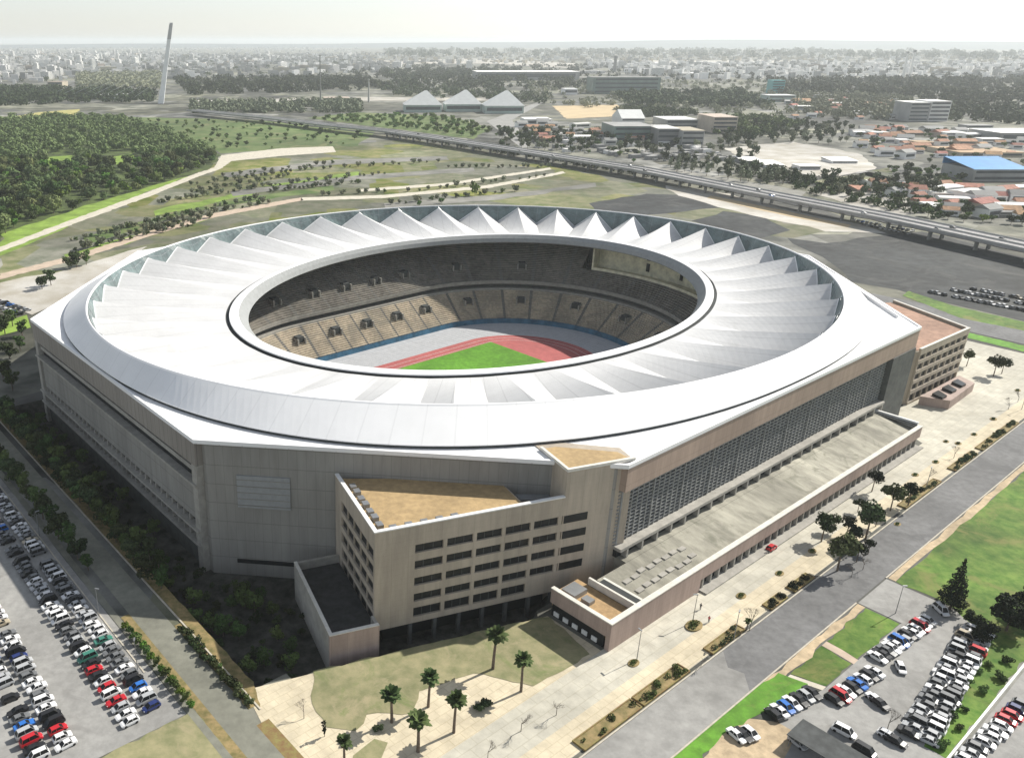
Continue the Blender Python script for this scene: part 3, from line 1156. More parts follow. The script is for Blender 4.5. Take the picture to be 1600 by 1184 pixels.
def office(mir, label):
    root = empty('office_block', L(mir * OQ[0], OQ[1]) + (0,), 0)
    tag(root, label, 'office building')
    r0 = L(mir * OQ[0], OQ[1])

    def P(s, d):
        """s along the front, d back into the block (negative: towards the plaza); in root space"""
        a_, b_ = mir * (OQ[0] + OU[0] * s + OE_[0] * d), OQ[1] + OU[1] * s + OE_[1] * d
        x, y = L(a_, b_)
        return (x - r0[0], y - r0[1])

    def box(mb, s0, s1, d0, d1, z0, z1, mi=0):
        mb.prism([P(s0, d0), P(s1, d0), P(s1, d1), P(s0, d1)], z0, z1, mi)

    ZT = 26.3
    TS0, TS1 = 45.6, 63.2
    mb = MB()
    # core volumes set .7 m behind the facade skin
    mb.prism([P(.7, .7), P(TS0, .7), P(TS0, 11.5), P(36.5, 14.5), P(.7, 27)], 1.2, 22.0)
    mb.prism([P(.7, .7), P(36.5, .7), P(36.5, 14.5), P(.7, 27)], 22.0, 25.1)
    # front skin: spandrels, end panels, piers
    rows = [(19.4, 21.5), (15.3, 17.4), (11.0, 13.1), (6.8, 8.9), (2.7, 5.2)]
    S0, PW = 9.3, 7.12
    box(mb, 0, S0, 0, .72, 1.2, ZT)
    zs = [ZT] + [z for r in rows for z in (r[1], r[0])] + [1.2]
    for k in range(0, len(zs), 2):
        box(mb, S0, TS0, .004, .72, zs[k + 1], zs[k])
    for r_i, (z0, z1) in enumerate(rows):
        nwin = 6 if r_i < 4 else 4
        for k in range(7):
            s = S0 + k * PW
            if k and k < 6 and s < TS0 - .5:
                box(mb, s - .45, s + .45, .06, .7, z0, z1)
        if nwin < 6:
            box(mb, S0 + nwin * PW - .3, TS0, .01, .7, z0, z1)
    # left side skin
    zl = [ZT] + [z for r in rows for z in (r[1] + .25, r[0] - .35)] + [1.2]
    for k in range(0, len(zl), 2):
        box(mb, .003, .72, .72, 27, zl[k + 1], zl[k])
    for (z0, z1) in [(r[0] - .35, r[1] + .25) for r in rows]:
        box(mb, .03, .7, 22.5, 27, z0, z1)
        for k in range(1, 5):
            box(mb, .1, .5, .72 + k * 4.4 - .12, .72 + k * 4.4 + .12, z0, z1)
    mb.build('wall', 'tan_stone', root)
    for r_i, (z0, z1) in enumerate(rows):
        for k in range(6 if r_i < 4 else 4):
            if S0 + k * PW + 1 > TS0:
                continue
            mb = MB()
            s0, s1 = S0 + k * PW + (.45 if k else 0), min(S0 + (k + 1) * PW - .45, TS0 - .02)
            box(mb, s0, s1, .52, .68, z0 + .02, z1 - .02)
            for f in (.33, .66):
                s = s0 + (s1 - s0) * f
                box(mb, s - .05, s + .05, .44, .519, z0 + .02, z1 - .02, 1)
            mb.build('window', ['dark_glass', 'dark_panel'], root)
        mb = MB()
        box(mb, .52, .68, .8, 22.4, z0 - .33, z1 + .23)
        mb.build('window', 'dark_glass', root)
    # roof, parapet coping, plant
    mb = MB()
    mb.prism([P(1.0, 1.0), P(36.0, 1.0), P(36.0, 14.3), P(1.0, 26.5)], 25.12, 25.35)
    mb.build('roof', 'gravel_roof', root)
    mb = MB()
    box(mb, -.12, TS0, -.12, .8, ZT + .003, ZT + .28)
    box(mb, -.12, .8, .803, 27, ZT + .003, ZT + .28)
    mb.build('coping', 'white_paint', root)
    for k in range(7):
        mb = MB()
        box(mb, 1.6, 3.0, 2.5 + k * 2.9, 4.3 + k * 2.9, 25.36, 26.3 + .25 * (k % 2), 0)
        mb.build('roof_unit', 'metal_grey', root)
    for k in range(5):
        mb = MB()
        box(mb, 4 + k * 3.6, 5.6 + k * 3.6, 1.4, 2.4, 25.36, 26.1, 0)
        mb.build('roof_unit', 'metal_grey', root)
    for k in range(3):
        mb = MB()
        mb.tube(P(38, 8.5 - k * .9) + (23.6,), P(45.2, 6.0 - k * .9) + (23.6,), .38, n=8)
        mb.build('air_duct', 'metal_grey', root)
    mb = MB()
    box(mb, 39, 43, 9.3, 11, 22.02, 25.0, 0)
    mb.build('roof_unit', 'metal_grey', root)
    # ground floor: recessed glazing behind columns
    mb = MB()
    box(mb, 3.5, 45, 4.0, 10, -6, 1.18)
    mb.build('ground_floor_glazing', 'dark_glass', root)
    for k in range(7):
        mb = MB()
        box(mb, 9 + k * 6 - .4, 9 + k * 6 + .4, .6, 1.4, -6, 1.19)
        mb.build('column', 'dark_panel', root)
    # taller tower at the corner of the stadium
    tw = MB()
    tw.prism([P(TS0 + .003, .02), P(TS1, .02), P(TS1 + .6, 6.5), P(TS0 + 4, 15.0), P(TS0 + .003, 15.0)], -6, 32.7)
    tw.build('stair_tower', 'tan_stone', root)
    mb = MB()
    mb.prism([P(TS0 + .7, .7), P(TS1 - .6, .7), P(TS1 - 1.5, 4.6), P(TS0 + 4, 11.6), P(TS0 + .7, 11.6)], 32.72, 32.9)
    mb.build('tower_roof', 'gravel_roof', root)
    mb = MB()
    box(mb, TS0 - .1, TS1 + .1, -.1, .65, 32.71, 33.4)
    box(mb, TS0 - .1, TS0 + .6, .653, 11.9, 32.71, 33.4)
    mb.build('tower_parapet', 'pale_edge', root)
    # windows of the upper rows that run on into the tower face
    for r_i in range(4):
        z0, z1 = rows[r_i]
        mb = MB()
        box(mb, TS0 + .25, TS0 + 6.5, -.03, .015, z0 + .05, z1 - .05)
        mb.build('window', 'dark_glass', root)
    # low wing beside the block
    mb = MB()
    box(mb, -11.2, -.05, -3.6, -2.8, -6, 5.6)
    mb.build('wing_front', 'rose_stone', root)
    mb = MB()
    box(mb, -11.2, -10.5, -2.797, 25, -6, 5.6)
    box(mb, -.75, -.05, -2.797, -.02, -6, 5.6)
    box(mb, -10.45, -.05, 24.3, 25, -6, 5.6)
    mb.build('wing_wall', 'concrete', root)
    mb = MB()
    box(mb, -10.48, -.05, -2.78, 24.3, 3.2, 3.5)
    mb.build('wing_roof', 'bitumen_roof', root)
    mb = MB()
    box(mb, -11.25, -.05, -3.65, -2.78, 5.603, 5.75)
    box(mb, -11.25, -10.45, -2.777, 25, 5.603, 5.75)
    mb.build('wing_coping', 'pale_edge', root)
    return root


office(1, 'tan stone office block with rows of dark strip windows and gravel roof, front corner')
# ------------------------------------------------------------------ block at the far right corner
cb = empty('office_block', (OX, OY, 0), PHI)
tag(cb, 'shaded office block with banded floors and reddish roof, far right stadium corner', 'office building')
F0, F1, F2 = (93.5, -129.0), (134.0, -130.6), (151.0, -97.5)
mb = MB()
mb.prism([(F0[0], F0[1] + .8), (F1[0] - .8, F1[1] + .8), (F2[0] - .9, F2[1]), (124, -85), (88, -121.5)], 0, 20.2)
for z0, z1 in ((0, 1.0), (4.0, 5.6), (8.0, 9.4), (11.8, 13.2), (15.6, 17.0), (19.0, 21.3)):
    mb.wallseg((F0[0], F0[1] + .4), (F1[0], F1[1] + .4), .8, z0, z1)
    mb.wallseg((F1[0] - .4, F1[1] + .82), (F2[0] - .4, F2[1]), .8, z0, z1)
for k in range(9):
    f = k / 8
    c = (F0[0] + (F1[0] - F0[0]) * f * .985 + .3, F0[1] + (F1[1] - F0[1]) * f + .45)
    mb.obox(c, (1, 0), .45, .3, 1.0, 19.0)
mb.build('wall', 'tan_stone', cb)
for z0, z1 in ((1.0, 4.0), (5.6, 8.0), (9.4, 11.8), (13.2, 15.6), (17.0, 19.0)):
    mb = MB()
    mb.wallseg((F0[0] + .1, F0[1] + .72), (F1[0] - .9, F1[1] + .72), .12, z0 + .03, z1 - .03)
    mb.build('window_band', 'dark_glass', cb)
mb = MB()
mb.prism([(F0[0] + .8, F0[1] + 1.4), (F1[0] - 1.4, F1[1] + 1.4), (F2[0] - 1.6, F2[1] + .6), (124, -86), (89, -121)], 20.22, 20.5)
mb.build('roof', 'roof_reddish', cb)
mb = MB()
mb.wallseg((F0[0], F0[1] + .4), (F1[0], F1[1] + .4), .9, 21.303, 21.55)
mb.wallseg((F1[0] - .4, F1[1] + .9), (F2[0] - .4, F2[1]), .9, 21.303, 21.55)
mb.build('coping', 'pale_edge', cb)
mb = MB()
mb.prism([(97, -131.2), (131, -132.0), (127, -138.5), (101, -139.5)], 0, 3.4)
mb.build('terrace', 'rose_stone', cb)
for k in range(3):
    mb = MB()
    mb.prism([(101 + k * 9, -133.5), (106 + k * 9, -133.7), (103 + k * 9, -137.5), (99.5 + k * 9, -137.3)], 3.41, 4.3)
    mb.build('skylight', 'dark_glass', cb)

# ------------------------------------------------------------------ entrance podium
pod = empty('entrance_podium', (OX, OY, 0), PHI)
tag(pod, 'long low podium with pale weathered roof and rose stone front along the stadium side', 'podium')
mb = MB()
mb.prism([(-90.5, -143.6), (58.8, -143.6), (58.8, -133.0), (-90.5, -133.0)], 0, [6.0, 6.0, 7.4, 7.4])
mb.prism([(-79.5, -132.95), (61.0, -132.95), (61.0, -129.5), (-79.5, -129.5)], 0, [7.42, 7.42, 7.6, 7.6])
mb.build('roof', 'concrete_roof', pod)
# dark slot and window posts against the stadium wall
mb = MB()
mb.box(-80, 61, -130.4, -129.3, 7.65, 9.75)
mb.build('clerestory', 'dark_glass', pod)
# fascia
mb = MB()
mb.box(-100.8, 60.2, -144.75, -143.65, 3.3, 7.0)
mb.box(-100.8, -66, -144.75, -143.65, 0, 3.297)
mb.box(-100.8, -99.9, -143.6, -128.5, 3.4, 7.0)
mb.build('fascia', 'rose_stone', pod)
mb = MB()
mb.box(-100.9, 60.3, -144.85, -143.55, 7.003, 7.25)
mb.box(-100.9, -99.8, -143.547, -128.4, 7.003, 7.25)
mb.box(-91.2, -90.6, -143.547, -131.2, 5.5, 7.25)
mb.box(-88.9, -88.2, -143.547, -133.2, 6.2, 7.35)
mb.build('coping', 'pale_edge', pod)
mb = MB()
mb.box(-99.85, -91.25, -143.6, -128.4, 2, 5.4)
mb.build('sunken_terrace', 'gravel_terrace', pod)
for bx_ in ((-98.5, -94, -133.2, -129.5, 5.41, 6.6), (-97.5, -95.5, -136.5, -134.2, 5.41, 6.3)):
    mb = MB()
    mb.box(*bx_)
    mb.build('skylight', 'metal_grey', pod)
mb = MB()
mb.box(-90.55, -88.95, -143.5, -133.0, 6.05, 7.30)
mb.build('slot', 'dark_gap', pod)
mb = MB()
mb.box(59.0, 59.8, -143.6, -130.0, 6, 8.3)
mb.build('end_upstand', 'white_paint', pod)
mb = MB()
mb.box(57.6, 58.99, -143.5, -131.5, 7.35, 7.6)
mb.build('end_slot', 'dark_gap', pod)
# colonnade under the fascia
mb = MB()
mb.box(-66, 58.5, -143.62, -143.4, 0, 4.28)
mb.build('shop_front', 'dark_glass', pod)
for k in range(36):
    t = -64.5 + k * 3.5
    mb = MB()
    mb.box(t - .3, t + .3, -144.6, -143.66, 0.46, 3.297)
    mb.build('column', 'concrete', pod)
mb = MB()
mb.box(-65.9, 60, -146.6, -143.5, .05, .45)
mb.build('step', 'concrete', pod)
# stub end facing the sunken forecourt
mb = MB()
mb.box(-100.5, -99.95, -143, -129, -6, 3.38)
mb.build('end_glazing', 'dark_glass', pod)
for k in range(5):
    mb = MB()
    mb.box(-100.75, -100.52, -141.5 + k * 2.6, -140.1 + k * 2.6, .4, 1.5)
    mb.build('window', 'white_paint', pod)
# roof stains: low slabs and skylights on the deck
mb = MB()
rnd = random.Random(3)
for k in range(16):
    a_ = -86 + (k % 8) * 3.1
    b_ = -141 + (k // 8) * 3.4 + rnd.uniform(-.4, .4)
    z = 6 + (b_ + 143.6) * 1.4 / 10.6
    mb = MB()
    mb.box(a_, a_ + 2.2, b_, b_ + 1.2, z, z + .35)
    mb.build('roof_slab', 'concrete', pod)
#==PLANTS==
# ------------------------------------------------------------------ plants
def leaf_cloud(blobs, per, size, seed, flat=.5):
    """blobs: (x,y,z,rx,ry,rz); scatters small quads on and in the shells of the blobs"""
    r = np.random.default_rng(seed)
    vs = []
    for (x, y, z, rx, ry, rz) in blobs:
        n = max(8, int(per * 6.2 / (size * size) * (rx * ry + rx * rz + ry * rz) / 3))
        d = r.normal(size=(n, 3))
        d /= np.linalg.norm(d, axis=1)[:, None]
        rad = r.uniform(.55, 1.06, size=(n, 1)) ** .6
        c = d * rad * np.array([rx, ry, rz]) + np.array([x, y, z])
        nn = d + r.normal(size=(n, 3)) * flat
        nn /= np.linalg.norm(nn, axis=1)[:, None]
        t = np.cross(nn, r.normal(size=(n, 3)))
        t /= np.linalg.norm(t, axis=1)[:, None]
        b = np.cross(nn, t)
        s = (size * r.uniform(.6, 1.3, size=(n, 1)))
        for k in ((-1, -.6), (1, -.75), (.8, .7), (-.9, .8)):
            vs.append((c + t * s * k[0] + b * s * k[1] * .8))
    # regroup per blob order: vs holds 4 arrays per blob
    V, Fc = [], []
    o = 0
    for i in range(0, len(vs), 4):
        q = np.stack(vs[i:i + 4], axis=1).reshape(-1, 3)
        V.append(q)
        m = len(q) // 4
        idx = (np.arange(m)[:, None] * 4 + np.arange(4)[None, :]) + o
        Fc.append(idx)
        o += len(q)
    return np.concatenate(V), np.concatenate(Fc)


def np_obj(name, V, Fc, m, parent=None):
    me = bpy.data.meshes.new(name)
    me.vertices.add(len(V))
    me.vertices.foreach_set('co', np.asarray(V, dtype=np.float32).ravel())
    k = Fc.shape[1]
    me.loops.add(len(Fc) * k)
    me.loops.foreach_set('vertex_index', Fc.astype(np.int32).ravel())
    me.polygons.add(len(Fc))
    me.polygons.foreach_set('loop_start', np.arange(0, len(Fc) * k, k, dtype=np.int32))
    me.materials.append(M[m])
    me.update()
    me.validate()
    o = bpy.data.objects.new(name, me)
    COL.objects.link(o)
    if parent:
        o.parent = parent
    return o


def crown_blobs(rnd, R, H, z0, n):
    out = [(0, 0, z0 + H * .5, R * .55, R * .55, H * .42)]
    for k in range(n):
        a = rnd.uniform(0, 6.28)
        rr = R * rnd.uniform(.35, .72)
        zz = z0 + H * rnd.uniform(.2, .85)
        s = R * rnd.uniform(.28, .5) * (1.1 - .4 * abs((zz - z0) / H - .45))
        out.append((rr * math.cos(a), rr * math.sin(a), zz, s, s, s * .75))
    return out


def tree_proto(name, R, H, z0, n, per, size, leaf, seed, trunk=.28, flat=.45):
    """tree > trunk, crown; kept at the origin until placed"""
    rnd = random.Random(seed)
    root = empty(name)
    mb = MB()
    mb.tube((0, 0, -.3), (.1, .05, z0 + H * .35), trunk, trunk * .55, n=6)
    for k in range(4):
        a = k * 1.6 + rnd.uniform(0, 1)
        mb.tube((.05, .03, z0 + H * rnd.uniform(.02, .2)), (R * .5 * math.cos(a), R * .5 * math.sin(a), z0 + H * rnd.uniform(.4, .6)), trunk * .45, trunk * .15, n=4)
    t = mb.build('trunk', 'bark', root)
    V, Fc = leaf_cloud(crown_blobs(rnd, R, H, z0, n), per, size, seed, flat)
    c = np_obj('crown', V, Fc, leaf, root)
    return root, [t, c]


USED = {}


def place(proto, x, y, z=0, rz=0, sc=1.0, label=None, cat='tree', group=None):
    root, parts = proto
    if root.name not in USED:
        USED[root.name] = 1
        root.location = (x, y, z)
        root.rotation_euler = (0, 0, rz)
        root.scale = (sc, sc, sc) if not hasattr(sc, '__len__') else sc
        r = root
    else:
        r, _ = copy_thing(parts, root, (x, y, z), rz, sc)
        for k_ in ('label', 'category', 'group'):
            if k_ in r:
                del r[k_]
    tag(r, label, cat, group)
    return r


rnd = random.Random(11)
# --- the wood behind on the left
WOODP = PG((-60, 372), (-110, 250), (-40, 196), (45, 187), (130, 186), (200, 187), (315, 229), (341, 243), (326, 259), (240, 291), (130, 325), (60, 348), (0, 368))
wood_protos = [tree_proto('woodland_tree', R, H, z0, n, .8, .8, lf, 40 + i, .28, .3) for i, (R, H, z0, n, lf) in enumerate((
    (7.6, 9.6, 1.6, 9, 'leaf_wood'), (6.4, 8.4, 1.6, 8, 'leaf_wood'), (8.6, 10.5, 1.8, 10, 'leaf_mid'), (7.0, 9.0, 1.8, 8, 'leaf_dark'), (5.2, 8.0, 1.6, 7, 'leaf_green')))]
CLR = [PG((68, 240), (118, 238), (120, 262), (72, 264)), PG((164, 240), (208, 236), (216, 256), (172, 262))]
pts = [q for q in scatter(WOODP, 800, rnd, 10.5) if not any(inside(q, c) for c in CLR)]
pts.sort(key=lambda p: p[0] ** 2 + p[1] ** 2)
near = pts[:240]
for i, p in enumerate(near):
    place(wood_protos[i % 5], p[0], p[1], 0, rnd.uniform(0, 6.28), rnd.uniform(.6, 1.25), 'round-crowned tree in the dense dark wood left behind the stadium', 'tree', 'trees of the dense wood')
far = pts[240:]
V, Fc = [], []
o = 0
for i, p in enumerate(far):
    r2 = random.Random(i)
    s = r2.uniform(.55, 1.25)
    v, f = leaf_cloud([(q[0] + p[0], q[1] + p[1], q[2]) + q[3:] for q in crown_blobs(r2, 7.6 * s, 9.5 * s, 1.5, 5)], .6, 1.2, i, .3)
    V.append(v)
    Fc.append(f + o)
    o += len(v)
tag(np_obj('woodland', np.concatenate(V), np.concatenate(Fc), 'leaf_wood'), 'dense dark wood fading back behind the nearer trees', 'wood', None, 'stuff')

# --- scrub and small trees on the fields and terraces
bush_protos = [tree_proto('terrace_bush', R, H, z0, n, .8, .42, lf, 80 + i, .12) for i, (R, H, z0, n, lf) in enumerate((
    (2.2, 2.6, .4, 6, 'leaf_grey'), (1.8, 2.4, .3, 5, 'leaf_mid'), (2.6, 3.4, .6, 7, 'leaf_grey')))]
rows_px = []
for (p0, p1, n) in (((110, 378), (235, 350), 15), ((235, 350), (420, 318), 22), ((120, 392), (300, 352), 20), ((245, 318), (420, 292), 20), ((420, 292), (600, 272), 18),
                    ((300, 290), (480, 266), 18), ((480, 266), (680, 254), 16), ((350, 276), (520, 256), 14), ((610, 320), (800, 300), 16), ((640, 300), (850, 276), 16),
                    ((260, 340), (400, 312), 14), ((500, 306), (600, 300), 8), ((180, 372), (330, 340), 22), ((300, 302), (450, 276), 22), ((420, 300), (560, 286), 20), ((700, 262), (880, 262), 18)):
    for k in range(n):
        f = (k + rnd.uniform(-.3, .3)) / (n - 1)
        x, y = G(p0[0] + (p1[0] - p0[0]) * f, p0[1] + (p1[1] - p0[1]) * f)
        rows_px.append((x + rnd.uniform(-2, 2), y + rnd.uniform(-3, 3)))
for i, p in enumerate(rows_px):
    place(bush_protos[i % 3], p[0], p[1], 0, rnd.uniform(0, 6.28), rnd.uniform(.7, 1.5), 'low grey-green bush in the planted rows of the terraces behind the stadium', 'bush', 'bushes on the terraces')
fieldp = PG((200, 187), (340, 190), (480, 196), (570, 208), (560, 226), (470, 230), (345, 239), (322, 227))
fp = [tree_proto('field_tree', R, H, z0, n, .8, .55, lf, 120 + i, .15) for i, (R, H, z0, n, lf) in enumerate(((3.4, 4.6, .8, 7, 'leaf_mid'), (2.8, 4.0, .6, 6, 'leaf_green')))]
for i, p in enumerate(scatter(fieldp, 110, rnd, 9)):
    place(fp[i % 2], p[0], p[1], 0, rnd.uniform(0, 6.28), rnd.uniform(.6, 1.3), 'small bright green tree scattered on the open meadow beyond the wood', 'tree', 'trees on the meadow')
grovep = PG((480, 188), (560, 180), (700, 184), (762, 200), (740, 215), (640, 203))
gp = tree_proto('grove_tree', 4.2, 6.0, 1.5, 7, .8, .75, 'leaf_green', 140, .2)
for i, p in enumerate(scatter(grovep, 120, rnd, 12)):
    place(gp, p[0], p[1], 0, rnd.uniform(0, 6.28), rnd.uniform(.7, 1.1), 'round tree of the green grove beyond the elevated road', 'tree', 'trees of the green grove')

# --- tree belts in the middle distance (individual) 
belt_protos = [tree_proto('belt_tree', R, H, z0, n, .7, .8, lf, 160 + i, .3) for i, (R, H, z0, n, lf) in enumerate((
    (5.5, 9, 2, 7, 'leaf_dark'), (4.5, 11, 2, 7, 'leaf_dark'), (5.0, 8, 2, 6, 'leaf_grey')))]
poplar = [tree_proto('roadside_poplar', R, H, z0, n, .8, .6, lf, 170 + i, .3) for i, (R, H, z0, n, lf) in enumerate((
    (3.2, 11, 2, 8, 'leaf_grey'), (3.6, 9, 1.5, 8, 'leaf_dark')))]
for i, p in enumerate(scatter(PG((1020, 262), (1060, 252), (1150, 262), (1250, 282), (1262, 292), (1160, 284), (1060, 272)), 60, rnd, 6)):
    place(poplar[i % 2], p[0], p[1], 0, rnd.uniform(0, 6.28), rnd.uniform(.8, 1.2), 'grey-green poplar in the row just beyond the elevated road', 'tree', 'poplars beyond the elevated road')
groups = (
    ((1130, 196, 1330, 226), 110, 10, 'dark tree in the broad belt left of the pale stepped block', 'trees in the belt near the pale block'),
    ((1280, 285, 1470, 310), 40, 8, 'tree in the gardens between the white sheds and the blue-roofed hall', 'trees in the gardens by the blue hall'),
    ((780, 205, 1000, 236), 90, 9, 'dark tree among the grey car parks beyond the elevated road', 'trees among the far car parks'),
    ((1000, 222, 1180, 252), 40, 9, 'tree beside the grey campus buildings', 'trees beside the campus'))
for (x0, y0, x1, y1), n, md, lab, grp in groups:
    poly = PG((x0, y0), (x1, y0), (x1, y1), (x0, y1))
    for i, p in enumerate(scatter(poly, n, rnd, md)):
        place(belt_protos[i % 3], p[0], p[1], 0, rnd.uniform(0, 6.28), rnd.uniform(.6, 1.1), lab, 'tree', grp)


gt = [tree_proto('garden_tree', R, H, z0, n, .8, .6, lf, 190 + i, .2) for i, (R, H, z0, n, lf) in enumerate(((4.2, 6, 1.2, 7, 'leaf_mid'), (3.4, 5, 1.0, 6, 'leaf_green'), (4.6, 7, 1.4, 7, 'leaf_dark')))]
for poly, n, md, lab, grp in (
        (PG((1335, 200), (1600, 208), (1600, 262), (1400, 256), (1340, 236)), 90, 9, 'tree among the small houses near the pale stepped block', 'trees among the houses near the pale block'),
        (PG((1380, 262), (1500, 268), (1510, 300), (1400, 296)), 40, 8, 'tree on the slope left of the blue-roofed hall', 'trees left of the blue-roofed hall'),
        (PG((1330, 312), (1600, 325), (1600, 352), (1480, 345)), 40, 7, 'tree in the yards along the right part of the elevated road', 'trees in the roadside yards'),
        (PG((600, 196), (780, 214), (900, 242), (1010, 258), (1000, 240), (860, 216), (760, 200)), 70, 7, 'tree between the grove and the grey yards beyond the elevated road', 'trees along the grey yards')):
    for i, p in enumerate(scatter(poly, n, rnd, md)):
        place(gt[i % 3], p[0], p[1], 0, rnd.uniform(0, 6.28), rnd.uniform(.6, 1.1), lab, 'tree', grp)


def belt(name, px, n, sz, label, lf='leaf_dark', seed=0):
    poly = PG(*px)
    r2 = random.Random(seed)
    V, Fc = [], []
    o = 0
    for i, p in enumerate(scatter(poly, n, r2, 0)):
        s = sz * r2.uniform(.6, 1.3)
        v, f = leaf_cloud([(p[0], p[1], s * .8, s, s, s * .8), (p[0] + s * .7, p[1] + s * .3, s * .6, s * .7, s * .7, s * .6)], .42, sz * .30, seed + i)
        V.append(v)
        Fc.append(f + o)
        o += len(v)
    tag(np_obj(name, np.concatenate(V), np.concatenate(Fc), lf), label, 'trees', None, 'stuff')


belt('distant_trees', ((-60, 138), (60, 140), (150, 142), (240, 148), (240, 160), (0, 166), (-60, 168)), 420, 9, 'dark belt of trees before the white city on the left', seed=1)
belt('distant_trees', ((120, 118), (250, 116), (250, 140), (120, 138)), 330, 10, 'grey-green park trees in front of the leaning pylon', 'leaf_grey', seed=2)
belt('distant_trees', ((270, 125), (560, 122), (620, 140), (300, 150)), 420, 10, 'tree band along the river right of the leaning pylon', seed=3)
belt('distant_trees', ((300, 162), (560, 160), (560, 176), (300, 178)), 330, 7, 'shrubby trees on the river bank beyond the meadow', 'leaf_grey', seed=4)
belt('distant_trees', ((590, 110), (800, 112), (1000, 136), (800, 142), (620, 136)), 420, 11, 'tree band behind the white peaked pavilions', seed=5)
belt('distant_trees', ((960, 150), (1160, 146), (1200, 168), (980, 166)), 300, 9, 'tree band beyond the sand lot', seed=6)
belt('distant_trees', ((1200, 128), (1600, 126), (1720, 134), (1720, 168), (1480, 160), (1380, 152), (1220, 148)), 620, 11, 'broad tree belt behind the pale stepped block', seed=7)
belt('distant_trees', ((560, 128), (640, 132), (860, 150), (850, 164), (620, 150)), 200, 7, 'trees around the white peaked pavilions', seed=17)
belt('distant_trees', ((1100, 186), (1180, 184), (1260, 196), (1200, 212), (1110, 210)), 160, 6, 'trees right of the campus buildings', 'leaf_mid', seed=18)
belt('distant_trees', ((960, 172), (1040, 172), (1100, 180), (1010, 184)), 130, 6, 'trees behind the campus buildings', seed=19)
belt('distant_trees', ((1230, 150), (1420, 156), (1420, 190), (1260, 184)), 300, 8, 'trees around the low houses left of the pale stepped block', 'leaf_grey', seed=8)
belt('distant_trees', ((600, 80), (1250, 80), (1700, 86), (1700, 96), (1200, 92), (600, 90)), 500, 26, 'bluish woods under the horizon', seed=9)
belt('distant_trees', ((1470, 165), (1700, 172), (1700, 200), (1480, 190)), 200, 8, 'trees right of the pale stepped block', seed=10)

belt('distant_trees', ((540, 102), (1700, 104), (1700, 128), (1200, 130), (560, 122)), 900, 8, 'trees strewn between the hazy buildings of the middle distance', 'leaf_dark', seed=11)
belt('distant_trees', ((-60, 86), (560, 88), (560, 118), (240, 120), (100, 132), (-60, 136)), 800, 7, 'street trees among the white blocks of the left city', 'leaf_dark', seed=12)
belt('distant_trees', ((820, 130), (1200, 128), (1400, 155), (1200, 185), (1150, 180), (980, 178), (830, 158)), 420, 6, 'scattered trees beyond the campus and the sand lot', 'leaf_grey', seed=13)
belt('distant_trees', ((1160, 255), (1330, 284), (1480, 320), (1470, 345), (1300, 312), (1150, 276)), 130, 3.2, 'bushes along the elevated road on its far side', 'leaf_mid', seed=14)
belt('distant_trees', ((600, 205), (800, 238), (1000, 270), (1150, 300), (1140, 303), (1000, 276), (800, 244), (600, 211)), 160, 2.2, 'dark bushes under the near edge of the elevated road', 'leaf_dark', seed=15)

# --- near trees
def tuft_row(name, pts, label, cat, group, protos, s0=.8, s1=1.2, z=0):
    for i, p in enumerate(pts):
        lb = label(i) if callable(label) else label
        place(protos[i % len(protos)], p[0], p[1], z, rnd.uniform(0, 6.28), rnd.uniform(s0, s1), lb, cat, group)


hedge = [tree_proto('hedge_tree', 1.15, 1.9, .35, 7, .9, .17, 'leaf_green', 200, .08), tree_proto('hedge_tree', 1.25, 2.1, .3, 7, .9, .17, 'leaf_mid', 201, .08)]
n = 15
tuft_row('hedge_tree', [L(-179.4 + .02 * k, -74.5 - 2.15 * k) for k in range(n)],
         lambda i: 'small clipped tree, %s from the shaded end of the row by the left lot' % ordn(i + 1), 'tree', 'clipped trees beside the left car park', hedge, .9, 1.1)
shr = [tree_proto('shrub', 1.2, 1.3, .1, 6, .9, .17, 'leaf_shrub', 210, .06), tree_proto('shrub', 1.0, 1.1, .1, 5, .9, .16, 'leaf_mid', 211, .06), tree_proto('shrub', 1.4, 1.5, .1, 6, .9, .18, 'leaf_dark', 212, .06)]
tuft_row('shrub', [L(-169.6 + rnd.uniform(-.5, .5), -82 - 1.25 * k) for k in range(24)], 'low shrub in the bed between the left road and the pale kerb', 'shrub', 'shrubs along the left road', shr, .7, 1.15)
# sunken garden growth
gpts = [p for p in scatter([(-164.5, 60), (-164.5, -104), (-156, -107), (-141.5, -90), (-154, -60), (-154, 60)], 105, rnd, 2.8)]
tuft_row('garden_shrub', [L(*p) for p in gpts], 'dark shrub in the shaded sunken garden along the stadium wall', 'shrub', 'shrubs of the sunken garden',
         [tree_proto('garden_shrub', 1.7, 2.3, .2, 6, .8, .25, 'leaf_shrub', 220, .1), tree_proto('garden_shrub', 1.3, 1.6, .2, 5, .8, .22, 'leaf_dark', 221, .1), tree_proto('garden_shrub', 2.3, 4.2, .9, 8, .8, .26, 'leaf_mid', 222, .15)], .6, 1.2, -5)
